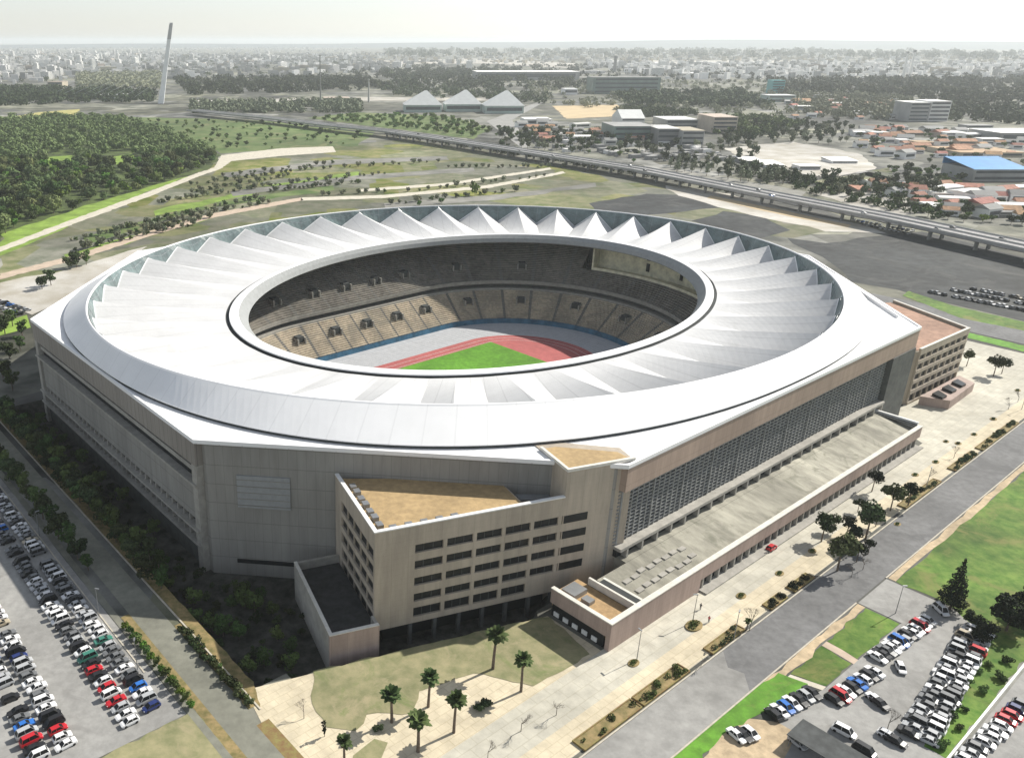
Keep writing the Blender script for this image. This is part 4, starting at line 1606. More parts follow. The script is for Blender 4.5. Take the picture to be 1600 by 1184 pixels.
# trees in the shaded strip left of the building
sp_ = [tree_proto('shade_tree', 3.0, 4.6, 1.6, 9, .8, .3, 'leaf_dark', 230, .2), tree_proto('shade_tree', 2.6, 5.2, 1.5, 8, .8, .3, 'leaf_mid', 231, .2)]
pts = []
for k in range(26):
    pts.append(L(-166.8 + rnd.uniform(-1, 1), 62 - 5.1 * k))
for k in range(14):
    pts.append(L(-177.8 + rnd.uniform(-.6, .6), 92 - 8.5 * k * .78))
for k in range(20):  # row added to darken the shaded side of the road
    pts.append(L(-177.9 + rnd.uniform(-.8, .8), 70 - 6.2 * k if 70 - 6.2 * k > -52 else 70 + 6 * (k - 19)))
for k in range(22):  # another added row, deepening the dark between wall and road
    pts.append(L(-164.8 + rnd.uniform(-1.5, 1.5), 60 - 5.6 * k))
tuft_row('shade_tree', pts, 'dark leafy tree in the partly added rows darkening the strip left of the stadium', 'tree', 'trees in the shade left of the stadium', sp_, .7, 1.15)
# grassy tree group by the far left corner
for i, (x, y, s) in enumerate(((120, 418, 1.5), (135, 414, 1.3), (108, 420, 1.2), (80, 446, 1.3), (66, 452, 1.2), (20, 510, 1.3), (8, 522, 1.4), (35, 525, 1.1), (15, 560, 1.2), (32, 548, 1.0), (5, 590, 1.2), (20, 610, 1.3))):
    gx, gy = G(x, y)
    place(sp_[i % 2], gx, gy, 0, i, s, 'leafy tree in the loose clump at the far left corner of the stadium', 'tree', 'trees by the far left corner')
sheet('lawn', PG((0, 505), (42, 492), (48, 512), (10, 522), (-20, 530)), .11, 'field_lime')
# street trees on the plaza
plz = [tree_proto('plaza_tree', 1.75, 3.0, 2.5, 8, .75, .2, 'leaf_black', 240, .13), tree_proto('plaza_tree', 2.0, 3.4, 2.6, 9, .75, .21, 'leaf_dark', 241, .14)]
names = ('next to the podium colonnade', 'second along beside the podium', 'behind the pair near the planters', 'between the colonnade and the road', 'in the thick of the plaza cluster',
         'tallest in the plaza cluster', 'leaning over the plaza kerb side', 'nearest the road in the plaza cluster', 'low one right of the cluster', 'tucked under the podium wall', 'lower left of the tallest', 'small one at the upper edge of the cluster', 'small one at the kerb below the tallest')
for i, (x, y, s) in enumerate(((1362, 768, .95), (1391, 798, 1.1), (1418, 792, 1.05), (1283, 846, 1.05), (1322, 836, .8), (1352, 842, 1.45), (1330, 856, .9), (1308, 892, 1.35), (1368, 822, .8), (1300, 830, .7), (1338, 878, .75), (1340, 800, .55), (1356, 866, .6))):
    gx, gy = G(x, y)
    place(plz[i % 2], gx, gy, 0, i * 1.3, s * 1.4, 'dark round tree on the pale plaza, ' + names[i], 'tree', 'trees in the plaza cluster')
for i, (x, y, s, nm) in enumerate(((1510, 572, 1.3, 'left of two beside the bright grass strip'), (1552, 588, 1.6, 'right of two beside the bright grass strip'), (1565, 584, 1.2, 'behind the right one beside the grass strip'))):
    gx, gy = G(x, y)
    place(plz[1], gx, gy, 0, i, s, 'dark plaza tree, ' + nm, 'tree', 'trees by the bright grass strip')
for i, (x, y) in enumerate(((742, 306), (690, 318), (655, 322))):
    gx, gy = G(x, y)
    place(fp[1], gx, gy, 0, i, (1.6, 1.6, 2.4) if i == 0 else 1.0, ('tall yellow-green tree', 'small round tree', 'low bush-like tree')[i] + ' just behind the far roof rim', 'tree')
# conifer by the small lot
root = empty('conifer')
mb = MB()
mb.tube((0, 0, -.2), (0, 0, 12.5), .28, .04, n=7)
tr = mb.build('trunk', 'bark', root)
bl = []
r2 = random.Random(9)
for k in range(46):
    h = k / 45
    a = k * 2.4
    rr = 3.3 * (1 - h) ** .85 * r2.uniform(.75, 1.1)
    bl.append((rr * .62 * math.cos(a), rr * .62 * math.sin(a), 1.2 + h * 11.6, max(.25, rr * .48), max(.25, rr * .48), .55))
V, Fc = leaf_cloud(bl, .75, .17, 7)
cr = np_obj('crown', V, Fc, 'leaf_black', root)
con = (root, [tr, cr])
x, y = G(1484, 952)
place(con, x, y, 0, 0, 1.05, 'tall dark conifer with a pointed crown beside the small car park entry', 'tree')
bt = [tree_proto('broad_tree', 3.6, 6.2, 1.3, 14, .75, .26, 'leaf_black', 250, .3)]
for i, (x, y, s, lb) in enumerate(((1572, 985, 1.1, 'broad dark tree on the lawn right of the conifer'), (1604, 965, 1.0, 'dark tree cut by the right frame edge on the lawn'),
                                   (1530, 1002, .72, 'low dark tree at the end of the double car row'), (1516, 978, .5, 'small dark shrub-like tree behind the double car row'))):
    gx, gy = G(x, y)
    place(bt[0], gx, gy, 0, i * 2.1, s, lb, 'tree')
lb_ = [tree_proto('lawn_bush', 1.5, 1.6, .1, 6, .8, .2, 'leaf_mid', 255, .07)]
for i, (x, y) in enumerate(((1530, 1052), (1546, 1042), (1512, 1068), (1535, 1080), (1560, 1060), (1505, 1110), (1498, 1140), (1490, 1122), (1575, 1035), (1472, 1166))):
    gx, gy = G(x, y)
    place(lb_[0], gx, gy, 0, i, .6 + .08 * (i % 5), 'low green bush on the grass bank beside the double car row', 'bush', 'bushes on the grass bank')

# palms
def palm(seed, H, dead):
    r2 = random.Random(seed)
    root = empty('palm_tree')
    mb = MB()
    px = [0, .12 * r2.uniform(-1, 1), .35 * r2.uniform(-1, 1)]
    pr = (0, 0, -.2)
    for k in range(1, 7):
        q = (px[2] * (k / 6) ** 2, px[1] * k / 6, H * k / 6)
        mb.tube(pr, q, .36 - .02 * k, .34 - .02 * k, n=8, caps=False)
        pr = q
    tr = mb.build('trunk', 'bark', root)
    mb = MB()
    md = MB()
    for k in range(66):
        isd = k >= 46
        m_ = md if isd else mb
        a = k * 2.399 + r2.uniform(-.2, .2)
        el = r2.uniform(-.35, 1.25) if not isd else r2.uniform(-1.35, -.8)
        ln = r2.uniform(1.9, 2.6) if not isd else r2.uniform(1.3, 1.9)
        d = Vector((math.cos(a) * math.cos(el), math.sin(a) * math.cos(el), math.sin(el)))
        p = Vector(pr)
        side = Vector((-math.sin(a), math.cos(a), 0))
        n = 5
        L0, R0 = [], []
        for j in range(n + 1):
            w = (.12 + .62 * math.sin(PI * min(1, .15 + .85 * j / n)))
            droop = Vector((0, 0, -.16 * (j / n) ** 2 * ln))
            c = p + d * ln * j / n + droop * (1.2 if not isd else .3)
            L0.append(c + side * w + Vector((0, 0, -.12 * w)))
            R0.append(c - side * w + Vector((0, 0, -.12 * w)))
            if j:
                o = [L0[j - 1], p + d * ln * (j - 1) / n + Vector((0, 0, -.16 * ((j - 1) / n) ** 2 * ln)) * (1.2 if not isd else .3), c]
                m_.add([L0[j - 1], o[1], c, L0[j] - side * .12], [(0, 1, 2, 3)])
                m_.add([R0[j - 1], o[1], c, R0[j] + side * .12], [(0, 1, 2, 3)])
    cr = mb.build('crown', 'leaf_palm', root)
    dd = md.build('dead_fronds', 'frond_dead', root)
    return root, [tr, cr, dd]


pms = [palm(1, 7.2, 0), palm(2, 8.6, 0), palm(3, 6.4, 0)]
for i, (x, y, k, s, lb) in enumerate((
        (770, 1045, 1, 1.12, 'tall palm nearest the office wall, standing on the lawn edge'), (814, 1080, 1, 1.0, 'palm on the lawn corner facing the podium end'),
        (612, 1128, 0, 1.05, 'bushy palm in the middle of the dry lawn'), (669, 1104, 1, .98, 'slender palm behind the two on the pale paving'),
        (709, 1144, 1, 1.0, 'palm with wide crown on the pale paving near a low planter'), (653, 1174, 0, 1.12, 'palm closest to the bottom edge of the photo'),
        (538, 1188, 2, .8, 'short palm by the small dry lawn patch'), (1166, 985, 2, .45, 'dwarf palm at the end of the planter by the road'))):
    gx, gy = G(x, y)
    place(pms[k], gx, gy, 0, i * 1.7, s * .92, lb, 'palm tree', 'palms before the offices')

# bare young trees
def bare(seed):
    r2 = random.Random(seed)
    root = empty('bare_tree')
    mb = MB()
    mb.tube((0, 0, -.1), (0, 0, 2.0), .09, .06, n=5)
    tr = mb.build('trunk', 'twig', root)
    mb = MB()

    def grow(p, d, ln, r, dep):
        q = p + d * ln
        mb.tube(p, q, r, r * .6, n=3, caps=False)
        if dep:
            for _ in range(3):
                nd = (d + Vector((r2.uniform(-.8, .8), r2.uniform(-.8, .8), r2.uniform(-.1, .6)))).normalized()
                grow(q, nd, ln * .72, r * .6, dep - 1)
    for _ in range(4):
        grow(Vector((0, 0, 1.8)), Vector((r2.uniform(-.7, .7), r2.uniform(-.7, .7), 1)).normalized(), 1.1, .055, 3)
    cr = mb.build('crown', 'twig', root)
    return root, [tr, cr]


bp = bare(4)
for i, (x, y) in enumerate(((869, 1117), (814, 1142), (762, 1184), (1171, 985), (475, 1122), (1330, 902), (1348, 890), (1095, 1042), (1450, 752), (1490, 716), (1575, 640), (1590, 628))):
    gx, gy = G(x, y)
    place(bp, gx, gy, 0, i, (.9, 1.0, .8, 1.2, .9, .8, .9, .7, .9, .9, 1.0, 1.0)[i], 'young leafless tree on the plaza, ' + (
        'beside its long thin shadow', 'between the palms and the road', 'at the bottom frame edge', 'over the road planter', 'on the cream corner paving', 'nearest the cluster of dark trees', 'right of the tallest dark tree',
        'by the long planted bed', 'far up near the podium end', 'beside a round bed far up', 'by the far road bend', 'farthest up by the road')[i], 'tree', 'leafless trees on the plaza')
sl = tree_proto('slim_cypress', .55, 4.2, .2, 9, .9, .12, 'leaf_black', 260, .08)
x, y = G(507, 1150)
place(sl, x, y, 0, 0, 1.0, 'slim dark upright cypress on the cream corner paving', 'tree')

# planted beds along the road: kerbed boxes with growth
def bed(a0, a1, b0, b1, lab, dense, leaf):
    root = empty('planted_bed', L((a0 + a1) / 2, (b0 + b1) / 2) + (0,), PHI)
    tag(root, lab, 'planter', 'planted beds along the road')
    h, w = (a1 - a0) / 2, (b1 - b0) / 2
    mb = MB()
    mb.box(-h, h, -w, -w + .25, .04, .5)
    mb.box(-h, h, w - .25, w, .04, .5)
    mb.box(-h, -h + .25, -w + .252, w - .252, .04, .5)
    mb.box(h - .25, h, -w + .252, w - .252, .04, .5)
    mb.build('rim', 'soil_red', root)
    mb = MB()
    mb.box(-h + .26, h - .26, -w + .26, w - .26, .04, .36)
    mb.build('soil', 'strip_dry', root)
    r2 = random.Random(int(a0 * 10))
    bl = []
    n = max(3, int((a1 - a0) * dense))
    for k in range(n):
        s = r2.uniform(.45, .95)
        bl.append((r2.uniform(-h + .5, h - .5), r2.uniform(-w + .4, w - .4), .4 + s * .35, s, s * .8, s * .6))
    V, Fc = leaf_cloud(bl, .8, .15, int(a1 * 10) % 1000)
    np_obj('foliage', V, Fc, leaf, root)


def la(px, py):
    return inv(*G(px, py))[0]


for x0, y0, x1, y1, lab, d, lf in (
        (895, 1160, 985, 1094, 'low bed with bare earth and few shrubs at the near end of the road', .45, 'leaf_mid'),
        (988, 1092, 1070, 1045, 'leafy bed with yellow-green shrubs beside the road', 1.0, 'leaf_mid'),
        (1108, 1020, 1165, 985, 'dark edged bed by the road below the dwarf palm', .5, 'leaf_dark'),
        (1198, 950, 1225, 932, 'short dark shrubby bed, first of two close together by the road', 1.5, 'leaf_black'),
        (1238, 924, 1270, 902, 'dark bed, second of two close together by the road', 1.2, 'leaf_black'),
        (1420, 797, 1478, 756, 'long thin dark bed below the dark plaza trees', .7, 'leaf_dark'),
        (1496, 738, 1534, 712, 'bushy dark bed farther up the road', 1.3, 'leaf_dark'),
        (1540, 706, 1600, 664, 'farthest planted bed by the road at the right edge', 1.0, 'leaf_dark')):
    bed(la(x0, y0), la(x1, y1), -159.0, -156.6 if x0 > 1100 else -156.0, lab, d, lf)
rb = empty('round_bed')
mb = MB()
ring = [(1.5 * math.cos(k * PI / 8), 1.0 * math.sin(k * PI / 8)) for k in range(16)]
mb.prism(ring, .04, .2)
p1_ = mb.build('soil', 'strip_dry', rb)
V, Fc = leaf_cloud([(.5, .1, .3, .7, .5, .3), (-.5, -.1, .3, .8, .5, .35), (0, .3, .3, .6, .4, .3)], .8, .12, 5)
p2_ = np_obj('foliage', V, Fc, 'leaf_mid', rb)
for i, (x, y, s) in enumerate(((990, 1036, 1), (1084, 978, 1.6), (1158, 931, 1), (1269, 861, .9), (1218, 896, .9), (1402, 819, .8), (1430, 742, .9), (1462, 722, .9), (1497, 693, .9), (1552, 655, 1), (1522, 679, .9), (1478, 690, .8), (1590, 610, .9))):
    gx, gy = G(x, y)
    place((rb, [p1_, p2_]), gx, gy, 0, PHI, s, 'small oval bed of low green plants, %s counted from the near end of the plaza' % ordn(i + 1), 'plant bed', 'oval beds on the plaza')
for i, (x, y, s) in enumerate(((760, 1103, 1.1), (748, 1108, .9), (590, 1140, .8))):
    gx, gy = G(x, y)
    place(shr[2], gx, gy, 0, i, s, ('dark shrub in the gravel right of the palms', 'smaller shrub touching the dark one right of the palms', 'shrub standing in for the shadow of the bushy lawn palm')[i], 'shrub')  # last shrub stands in for the palm's cast shadow

# lamp posts
lp = empty('lamp_post')
mb = MB()
mb.tube((0, 0, 0), (0, 0, 7.5), .1, .06, n=6)
q1 = mb.build('post', 'metal_grey', lp)
mb = MB()
mb.box(-.15, .9, -.14, .14, 7.45, 7.62)
q2 = mb.build('lamp_head', 'metal_grey', lp)
for i, (x, y, lb) in enumerate(((1399, 958, 'grey lamp post at the small car park entry'), (1146, 1000, 'grey lamp post at the kerb by the dark edged bed'), (995, 1030, 'lamp post beside the first oval bed'),
                                (1082, 972, 'lamp post over the larger oval bed'), (1446, 765, 'lamp post between plaza trees and road'), (1596, 640, 'lamp post at the far right road bend'),
                                (155, 962, 'lamp post at the kerb where sun meets shade in the left car park'), (62, 838, 'lamp post in the shade at the left car park kerb'), (215, 1046, 'lamp post at the kerb in the sunlit left car park'))):
    gx, gy = G(x, y)
    place((lp, [q1, q2]), gx, gy, 0, i, 1, lb, 'lamp post', 'lamp posts')
#==CARS==
# ------------------------------------------------------------------ cars
def hull(secs, mb, mi=0):
    """secs: (x, half width bottom, half width top, z bottom, z top) along the car"""
    rings = []
    for x, wb, wt, zb, zt in secs:
        rings.append([(x, -wb, zb), (x, -wt * 1.0, (zb + zt) * .5), (x, -wt * .95, zt), (x, wt * .95, zt), (x, wt, (zb + zt) * .5), (x, wb, zb)])
    mb.loft(rings, mi=mi)
    n = 6
    o = len(mb.v) - n * len(rings)
    mb.f.append(tuple(range(o, o + n))[::-1])
    mb.mi.append(mi)
    mb.f.append(tuple(range(len(mb.v) - n, len(mb.v))))
    mb.mi.append(mi)


CARS = {}


def car_proto(kind):
    root = empty('parked_car')
    Lc, h, bonnet, boot = {'hatchback': (4.05, 1.48, .62, .12), 'saloon': (4.5, 1.44, .9, .75), 'van': (4.7, 1.95, .5, .05)}[kind]
    x0, x1 = -Lc / 2, Lc / 2
    belt = .92 if kind != 'van' else 1.05
    mb = MB()
    hull([(x0, .70, .74, .38, .78), (x0 + .15, .80, .84, .25, belt - .02), (x0 + .9, .82, .88, .22, belt), (0, .82, .88, .22, belt),
          (x1 - 1.2, .82, .87, .22, belt - .04), (x1 - .35, .80, .84, .25, .78), (x1, .66, .70, .38, .64)], mb)
    rx0, rx1 = x0 + boot + .55, x1 - bonnet - 1.0
    mb.prism([(rx0, -.60), (rx1, -.58), (rx1, .58), (rx0, .60)], h - .04, h + .02)
    for sx, bx in ((rx0, x0 + boot + .12), (rx1, x1 - bonnet - .25)):
        for s in (-1, 1):
            mb.tube((bx, s * .78, belt - .03), (sx, s * .60, h), .06, n=4)
    for s in (-1, 1):
        mb.tube(((rx0 + rx1) / 2, s * .80, belt - .03), ((rx0 + rx1) / 2, s * .62, h), .05, n=4)
    body = mb.build('body', 'paint_white', root)
    mb = MB()
    b0, b1 = x0 + boot + .15, x1 - bonnet - .25
    mb.add([(b0, -.76, belt - .02), (b1, -.76, belt - .05), (b1, .76, belt - .05), (b0, .76, belt - .02),
            (rx0 + .03, -.57, h - .05), (rx1 - .03, -.56, h - .05), (rx1 - .03, .56, h - .05), (rx0 + .03, .57, h - .05)],
           [(0, 1, 5, 4), (1, 2, 6, 5), (2, 3, 7, 6), (3, 0, 4, 7), (4, 5, 6, 7)])
    glass = mb.build('windows', 'dark_glass', root)
    parts = [body, glass]
    for wx in (x0 + .78, x1 - .85):
        for s in (-1, 1):
            mb = MB()
            mb.tube((wx, s * .70, .32), (wx, s * .90, .32), .32, n=10)
            parts.append(mb.build('wheel', 'tyre', root))
    for s in (-1, 1):
        mb = MB()
        mb.box(x1 - .16, x1 - .02, s * .56 - .13, s * .56 + .13, .56, .68)
        parts.append(mb.build('headlight', 'white_paint', root))
    # object-linked paint so that copies can be repainted
    body.material_slots[0].link = 'OBJECT'
    CARS[kind] = (root, parts)


for k in ('hatchback', 'saloon', 'van'):
    car_proto(k)
# one-piece car for the far parking places
mb = MB()
hull([(-2.1, .72, .76, .3, .8), (-1.3, .82, .86, .25, .92), (.9, .82, .86, .25, .9), (2.1, .68, .72, .3, .66)], mb, 0)
mb.add([(-1.9, -.76, .9), (1.0, -.76, .88), (1.0, .76, .88), (-1.9, .76, .9), (-1.4, -.58, 1.46), (.3, -.58, 1.46), (.3, .58, 1.46), (-1.4, .58, 1.46)],
       [(0, 1, 5, 4), (1, 2, 6, 5), (2, 3, 7, 6), (3, 0, 4, 7)], 1)
mb.add([(-1.4, -.58, 1.46), (.3, -.58, 1.46), (.3, .58, 1.46), (-1.4, .58, 1.46)], [(0, 1, 2, 3)], 0)
mb.box(-1.5, -.9, -.9, .9, 0, .6, 2)
mb.box(.9, 1.5, -.9, .9, 0, .6, 2)
far_car = mb.build('parked_car', ['paint_white', 'dark_glass', 'tyre'])
far_car.material_slots[0].link = 'OBJECT'
CARS['far'] = (far_car, [])
crnd = random.Random(77)


def pick():
    r = crnd.random()
    for c, w in (('white', .25), ('silver', .25), ('black', .20), ('grey', .19), ('dark blue', .035), ('beige', .025), ('red', .02), ('blue', .02)):
        if r < w:
            return c
        r -= w
    return 'white'


def put_car(kind, x, y, ang, color, label, group):
    root, parts = CARS[kind]
    if kind == 'far':
        if 'far' in USED:
            r = root.copy()
            COL.objects.link(r)
        else:
            USED['far'] = 1
            r = root
        r.location = (x, y, .09)
        r.rotation_euler = (0, 0, ang)
        r.material_slots[0].link = 'OBJECT'
        r.material_slots[0].material = PAINT[color]
    elif 'car' + kind in USED:
        r, ch = copy_thing(parts, root, (x, y, .09), ang, .9)
        ch[0].material_slots[0].link = 'OBJECT'
        ch[0].material_slots[0].material = PAINT[color]
    else:
        USED['car' + kind] = 1
        r = root
        r.location = (x, y, .09)
        r.scale = (.9, .9, .9)
        r.rotation_euler = (0, 0, ang)
        parts[0].material_slots[0].material = PAINT[color]
    tag(r, label, 'car', group)
    return r


def car_row(p0, p1, n, ang, where, group, special=None, skip=0.0, jit=.15, kind=None):
    special = special or {}
    for i in range(n):
        f = i / max(1, n - 1)
        if crnd.random() < skip and i not in special:
            continue
        x = p0[0] + (p1[0] - p0[0]) * f + crnd.uniform(-jit, jit)
        y = p0[1] + (p1[1] - p0[1]) * f + crnd.uniform(-jit, jit)
        c = special.get(i) or pick()
        k = kind or crnd.choice(('hatchback', 'hatchback', 'saloon', 'saloon', 'van'))
        nm = {'hatchback': 'hatchback', 'saloon': 'saloon', 'van': 'tall van', 'far': 'car'}[k]
        put_car(k, x, y, ang + (PI if crnd.random() < .3 else 0) + crnd.uniform(-.04, .04), c, '%s %s, %s %s' % (c, nm, ordn(i + 1), where), group)


AX = PHI            # cars stand along the stadium's long axis in the left car park
def row_from(a0, b0, a1, b1, *args, **kw):
    car_row(L(a0, b0), L(a1, b1), *args, **kw)


# left car park: two double rows
g = 'cars in the left car park'
N1 = 49
row_from(-185.3, -100.2, -184.6, 7, N1, AX, 'from the near end of the kerbside row, left lot', g,
         {0: 'dark blue', 1: 'silver', 3: 'blue', 4: 'black', 11: 'green'}, .04)
row_from(-190.3, -101.2, -189.4, 6, N1, AX + PI, 'from the near end, second row from the kerb, left lot', g,
         {0: 'white', 1: 'white', 2: 'silver', 3: 'red', 5: 'red', 6: 'white', 8: 'red', 9: 'black', 10: 'green'}, .04)
row_from(-202.0, -99.5, -200.4, -20, 36, AX, 'from the near end, first row left of the aisle', g, {2: 'red', 3: 'black', 5: 'white'}, .04)
row_from(-207.0, -99.0, -205.4, -20, 36, AX + PI, 'from the near end, second row left of the aisle', g, {2: 'red', 4: 'blue', 14: 'blue'}, .04)
# right small car park
AY = PHI - PI / 2


def px_row(p, q, n, ang, where, group, special=None, skip=0.0, off=0.0, kind=None):
    a0, b0 = inv(*G(*p))
    a1, b1 = inv(*G(*q))
    row_from(a0, b0 + off, a1, b1 + off, n, ang, where, group, special, skip, kind=kind)


g2 = 'cars in the small right car park'
px_row((1207, 1118), (1268, 1086), 7, AY - .25, 'from the left of the row facing the bright lawn', g2, {0: 'black', 1: 'white', 2: 'blue', 3: 'white', 5: 'silver'})
px_row((1303, 1096), (1364, 1052), 8, AY - .15, 'from the left of the row below the garden path', g2, {0: 'black', 1: 'red', 2: 'white'})
px_row((1370, 1030), (1448, 972), 13, AY - .1, 'from the left of the row below the square lawn', g2, {10: 'red', 11: 'white', 12: 'silver'})
px_row((1420, 1148), (1518, 985), 22, AY + .1, 'from the near end, lot side of the double row', g2, {}, .03)
px_row((1447, 1158), (1536, 992), 22, AY + PI + .1, 'from the near end, bank side of the double row', g2, {}, .03)
for (x, y, k, c, an, lb) in ((1406, 1046, 'hatchback', 'white', AY - .9, 'white hatchback driving across the middle of the small right car park'),
                             (1374, 1102, 'saloon', 'black', AY - .3, 'black saloon alone below the middle of the small right car park'),
                             (1367, 1096, 'saloon', 'white', AY - .3, 'white saloon close beside the lone black one'),
                             (1318, 1146, 'van', 'white', AY + .1, 'white van parked alone by the carport corner'),
                             (1386, 1152, 'hatchback', 'white', AY, 'white hatchback under the small bare tree at the near end'),
                             (1398, 1160, 'saloon', 'black', AY, 'black saloon right of the hatchback under the small bare tree'),
                             (1350, 1176, 'van', 'black', AY, 'black van at the bottom frame edge of the small car park'),
                             (1469, 956, 'van', 'white', AY - .6, 'white van beside the tall conifer'),
                             (1150, 1152, 'saloon', 'white', AY - .2, 'white saloon on the sandy ground, left of two'),
                             (1172, 1148, 'hatchback', 'white', AY - .2, 'white hatchback on the sandy ground, right of two'),
                             (1160, 1151, 'saloon', 'black', AY - .2, 'black saloon squeezed between two white cars on sandy ground'),
                             (1246, 1163, 'hatchback', 'silver', AY - .2, 'silver hatchback at the left side of the dark carport'),
                             (1205, 858, 'hatchback', 'red', AX, 'red hatchback standing by the podium colonnade')):
    gx, gy = G(x, y)
    put_car(k, gx, gy, an, c, lb, None)
gx, gy = G(1386, 1140)
place(bp, gx, gy, 0, 2, 1.0, 'small bare tree at the near end of the small right car park', 'tree')
g3 = 'cars at the bottom right corner'
px_row((1508, 1190), (1596, 1104), 11, AY + .1, 'from the bottom edge of the row along the white kerb', g3, {7: 'red', 8: 'red', 6: 'white', 5: 'white', 4: 'white'})
# carport
cp = empty('carport', L(-93.3, -185.8) + (0,), PHI)
tag(cp, 'dark flat carport roof on thin posts at the bottom edge of the small car park', 'carport')
mb = MB()
mb.box(-3.0, 3.2, -7.5, 5.2, 2.55, 2.75)
mb.build('roof', 'carport', cp)
for x in (-2.7, 2.9):
    for y in (-6.8, -1, 4.6):
        mb = MB()
        mb.tube((x, y, 0), (x, y, 2.55), .07, n=6)
        mb.build('post', 'metal_grey', cp)
# far parking
g4 = 'cars on the dark asphalt field'
for k, (p, q, n) in enumerate((((1455, 458), (1600, 486), 16), ((1490, 455), (1600, 476), 13), ((1520, 453), (1600, 468), 10))):
    a0, b0 = inv(*G(*p))
    a1, b1 = inv(*G(*q))
    car_row(L(a0, b0), L(a1, b1), n, AX + .9, 'from the left, %s row on the dark asphalt' % ('front', 'middle', 'back')[k], g4, None, .12, kind='far')
px_row((1335, 345), (1425, 362), 14, AX, 'from the left, back row under the elevated road', 'cars under the elevated road', None, .05, kind='far')
px_row((1350, 352), (1420, 366), 11, AX, 'from the left, front row under the elevated road', 'cars under the elevated road', None, .05, kind='far')
px_row((0, 472), (42, 486), 6, AX, 'from the left in the row by the far left gravel yard', 'cars on the gravel yard', None, 0, kind='far')
px_row((-5, 480), (30, 492), 5, AX, 'from the left in the front row of the gravel yard', 'cars on the gravel yard', None, 0, kind='far')
# people on the plaza
def person(x, y, ang, shirt, pants, lab):
    root = empty('person', (x, y, .06), ang)
    tag(root, lab, 'person')
    mb = MB()
    for s in (-1, 1):
        mb.loft([[(.05 * math.cos(t) + fx, s * .09 + .075 * r * math.sin(t), z) for t in [k * PI / 4 for k in range(8)]]
                 for z, r, fx in ((0, .7, .1 * s), (.1, .75, .09 * s), (.48, .85, .05 * s), (.86, 1.1, 0))])
    rr = lambda z, wx, wy: [(wx * math.cos(k * PI / 4), wy * math.sin(k * PI / 4), z) for k in range(8)]
    mb.loft([rr(.82, .10, .16), rr(1.0, .11, .15), rr(1.3, .13, .20), rr(1.44, .09, .17), rr(1.5, .05, .06)], mi=1)
    for s in (-1, 1):
        mb.tube((0, s * .2, 1.4), (.02, s * .25, 1.1), .055, .045, n=6, mi=1)
        mb.tube((.02, s * .25, 1.1), (.08, s * .24, .84), .04, .03, n=6, mi=2)
    mb.loft([rr(1.48, .05, .05), rr(1.54, .06, .06), rr(1.6, .095, .08), rr(1.68, .10, .085), rr(1.75, .07, .06), rr(1.78, .01, .01)], mi=2)
    mb.build('body', [pants, shirt, 'skin'], root)
    mb = MB()
    mb.loft([rr(1.655, .108, .092), rr(1.72, .095, .08), rr(1.79, .05, .045), rr(1.8, .005, .005)])
    mb.build('hair', 'dark_gap', root)


mat('skin', (.45, .27, .19), rough=.6, var=.03)
mat('cloth_red', (.45, .05, .06), var=.1)
mat('cloth_dark', (.04, .045, .06), var=.1)
for x, y, sh, pa, lab in ((1200, 864, 'cloth_red', 'cloth_dark', 'person in a red top by the podium colonnade'),
                          (1107, 972, 'cloth_red', 'cloth_dark', 'person in a red top walking on the plaza near the larger oval bed'),
                          (1094, 952, 'cloth_dark', 'cloth_dark', 'person in dark clothes standing near the podium wall')):
    gx, gy = G(x, y)
    person(gx, gy, 1.0, sh, pa, lab)
#==FAR==
# ------------------------------------------------------------------ elevated road
DECK = [(300, 172), (420, 184), (520, 196), (610, 205), (800, 233), (1000, 264), (1200, 303), (1400, 341), (1620, 388), (1760, 420)]
dk = [G(x, y, 8.0) for x, y in DECK]
via = empty('elevated_road', (dk[5][0], dk[5][1], 0))
tag(via, 'long grey elevated road on piers crossing behind the stadium', 'viaduct')
ox, oy = dk[5]


def offs(pts, d):
    out = []
    for i, p in enumerate(pts):
        a, b = pts[max(0, i - 1)], pts[min(len(pts) - 1, i + 1)]
        t = (b[0] - a[0], b[1] - a[1])
        l = math.hypot(*t)
        out.append((p[0] - t[1] / l * d - ox, p[1] + t[0] / l * d - oy))
    return out


def strip(mb, d0, d1, z0, z1, mi=0):
    l0, l1 = offs(dk, d0), offs(dk, d1)
    rings = []
    for p, q in zip(l0, l1):
        rings.append([(p[0], p[1], z0), (q[0], q[1], z0), (q[0], q[1], z1), (p[0], p[1], z1)])
    mb.loft(rings, mi=mi)


mb = MB()
strip(mb, -11, 11, 6.6, 8.0)
mb.build('deck', 'deck', via)
mb = MB()
for d in (-11.2, 10.8, -.4):
    strip(mb, d, d + .4, 7.9, 9.0)
mb.build('parapet', 'parapet', via)
mb = MB()
for d in (-6.9, 4.6, -3.4, 8.0):
    strip(mb, d, d + .16, 8.0, 8.05)
mb.build('lane_markings', 'line_white', via)
rnd = random.Random(8)
for i in range(3, len(dk) - 1):
    p, q = dk[i], dk[i + 1]
    l = math.hypot(q[0] - p[0], q[1] - p[1])
    nn = max(1, int(l / 28))
    for k in range(nn):
        f = k / nn
        c = (p[0] + (q[0] - p[0]) * f - ox, p[1] + (q[1] - p[1]) * f - oy)
        t = (q[0] - p[0], q[1] - p[1])
        mb = MB()
        mb.obox(c, t, .7, 8.5, 5.6, 6.6)
        mb.obox((c[0] - t[1] / l * 5.5, c[1] + t[0] / l * 5.5), t, .6, 1.2, 0, 5.6)
        mb.obox((c[0] + t[1] / l * 5.5, c[1] - t[0] / l * 5.5), t, .6, 1.2, 0, 5.6)
        mb.build('pier', 'pier', via)
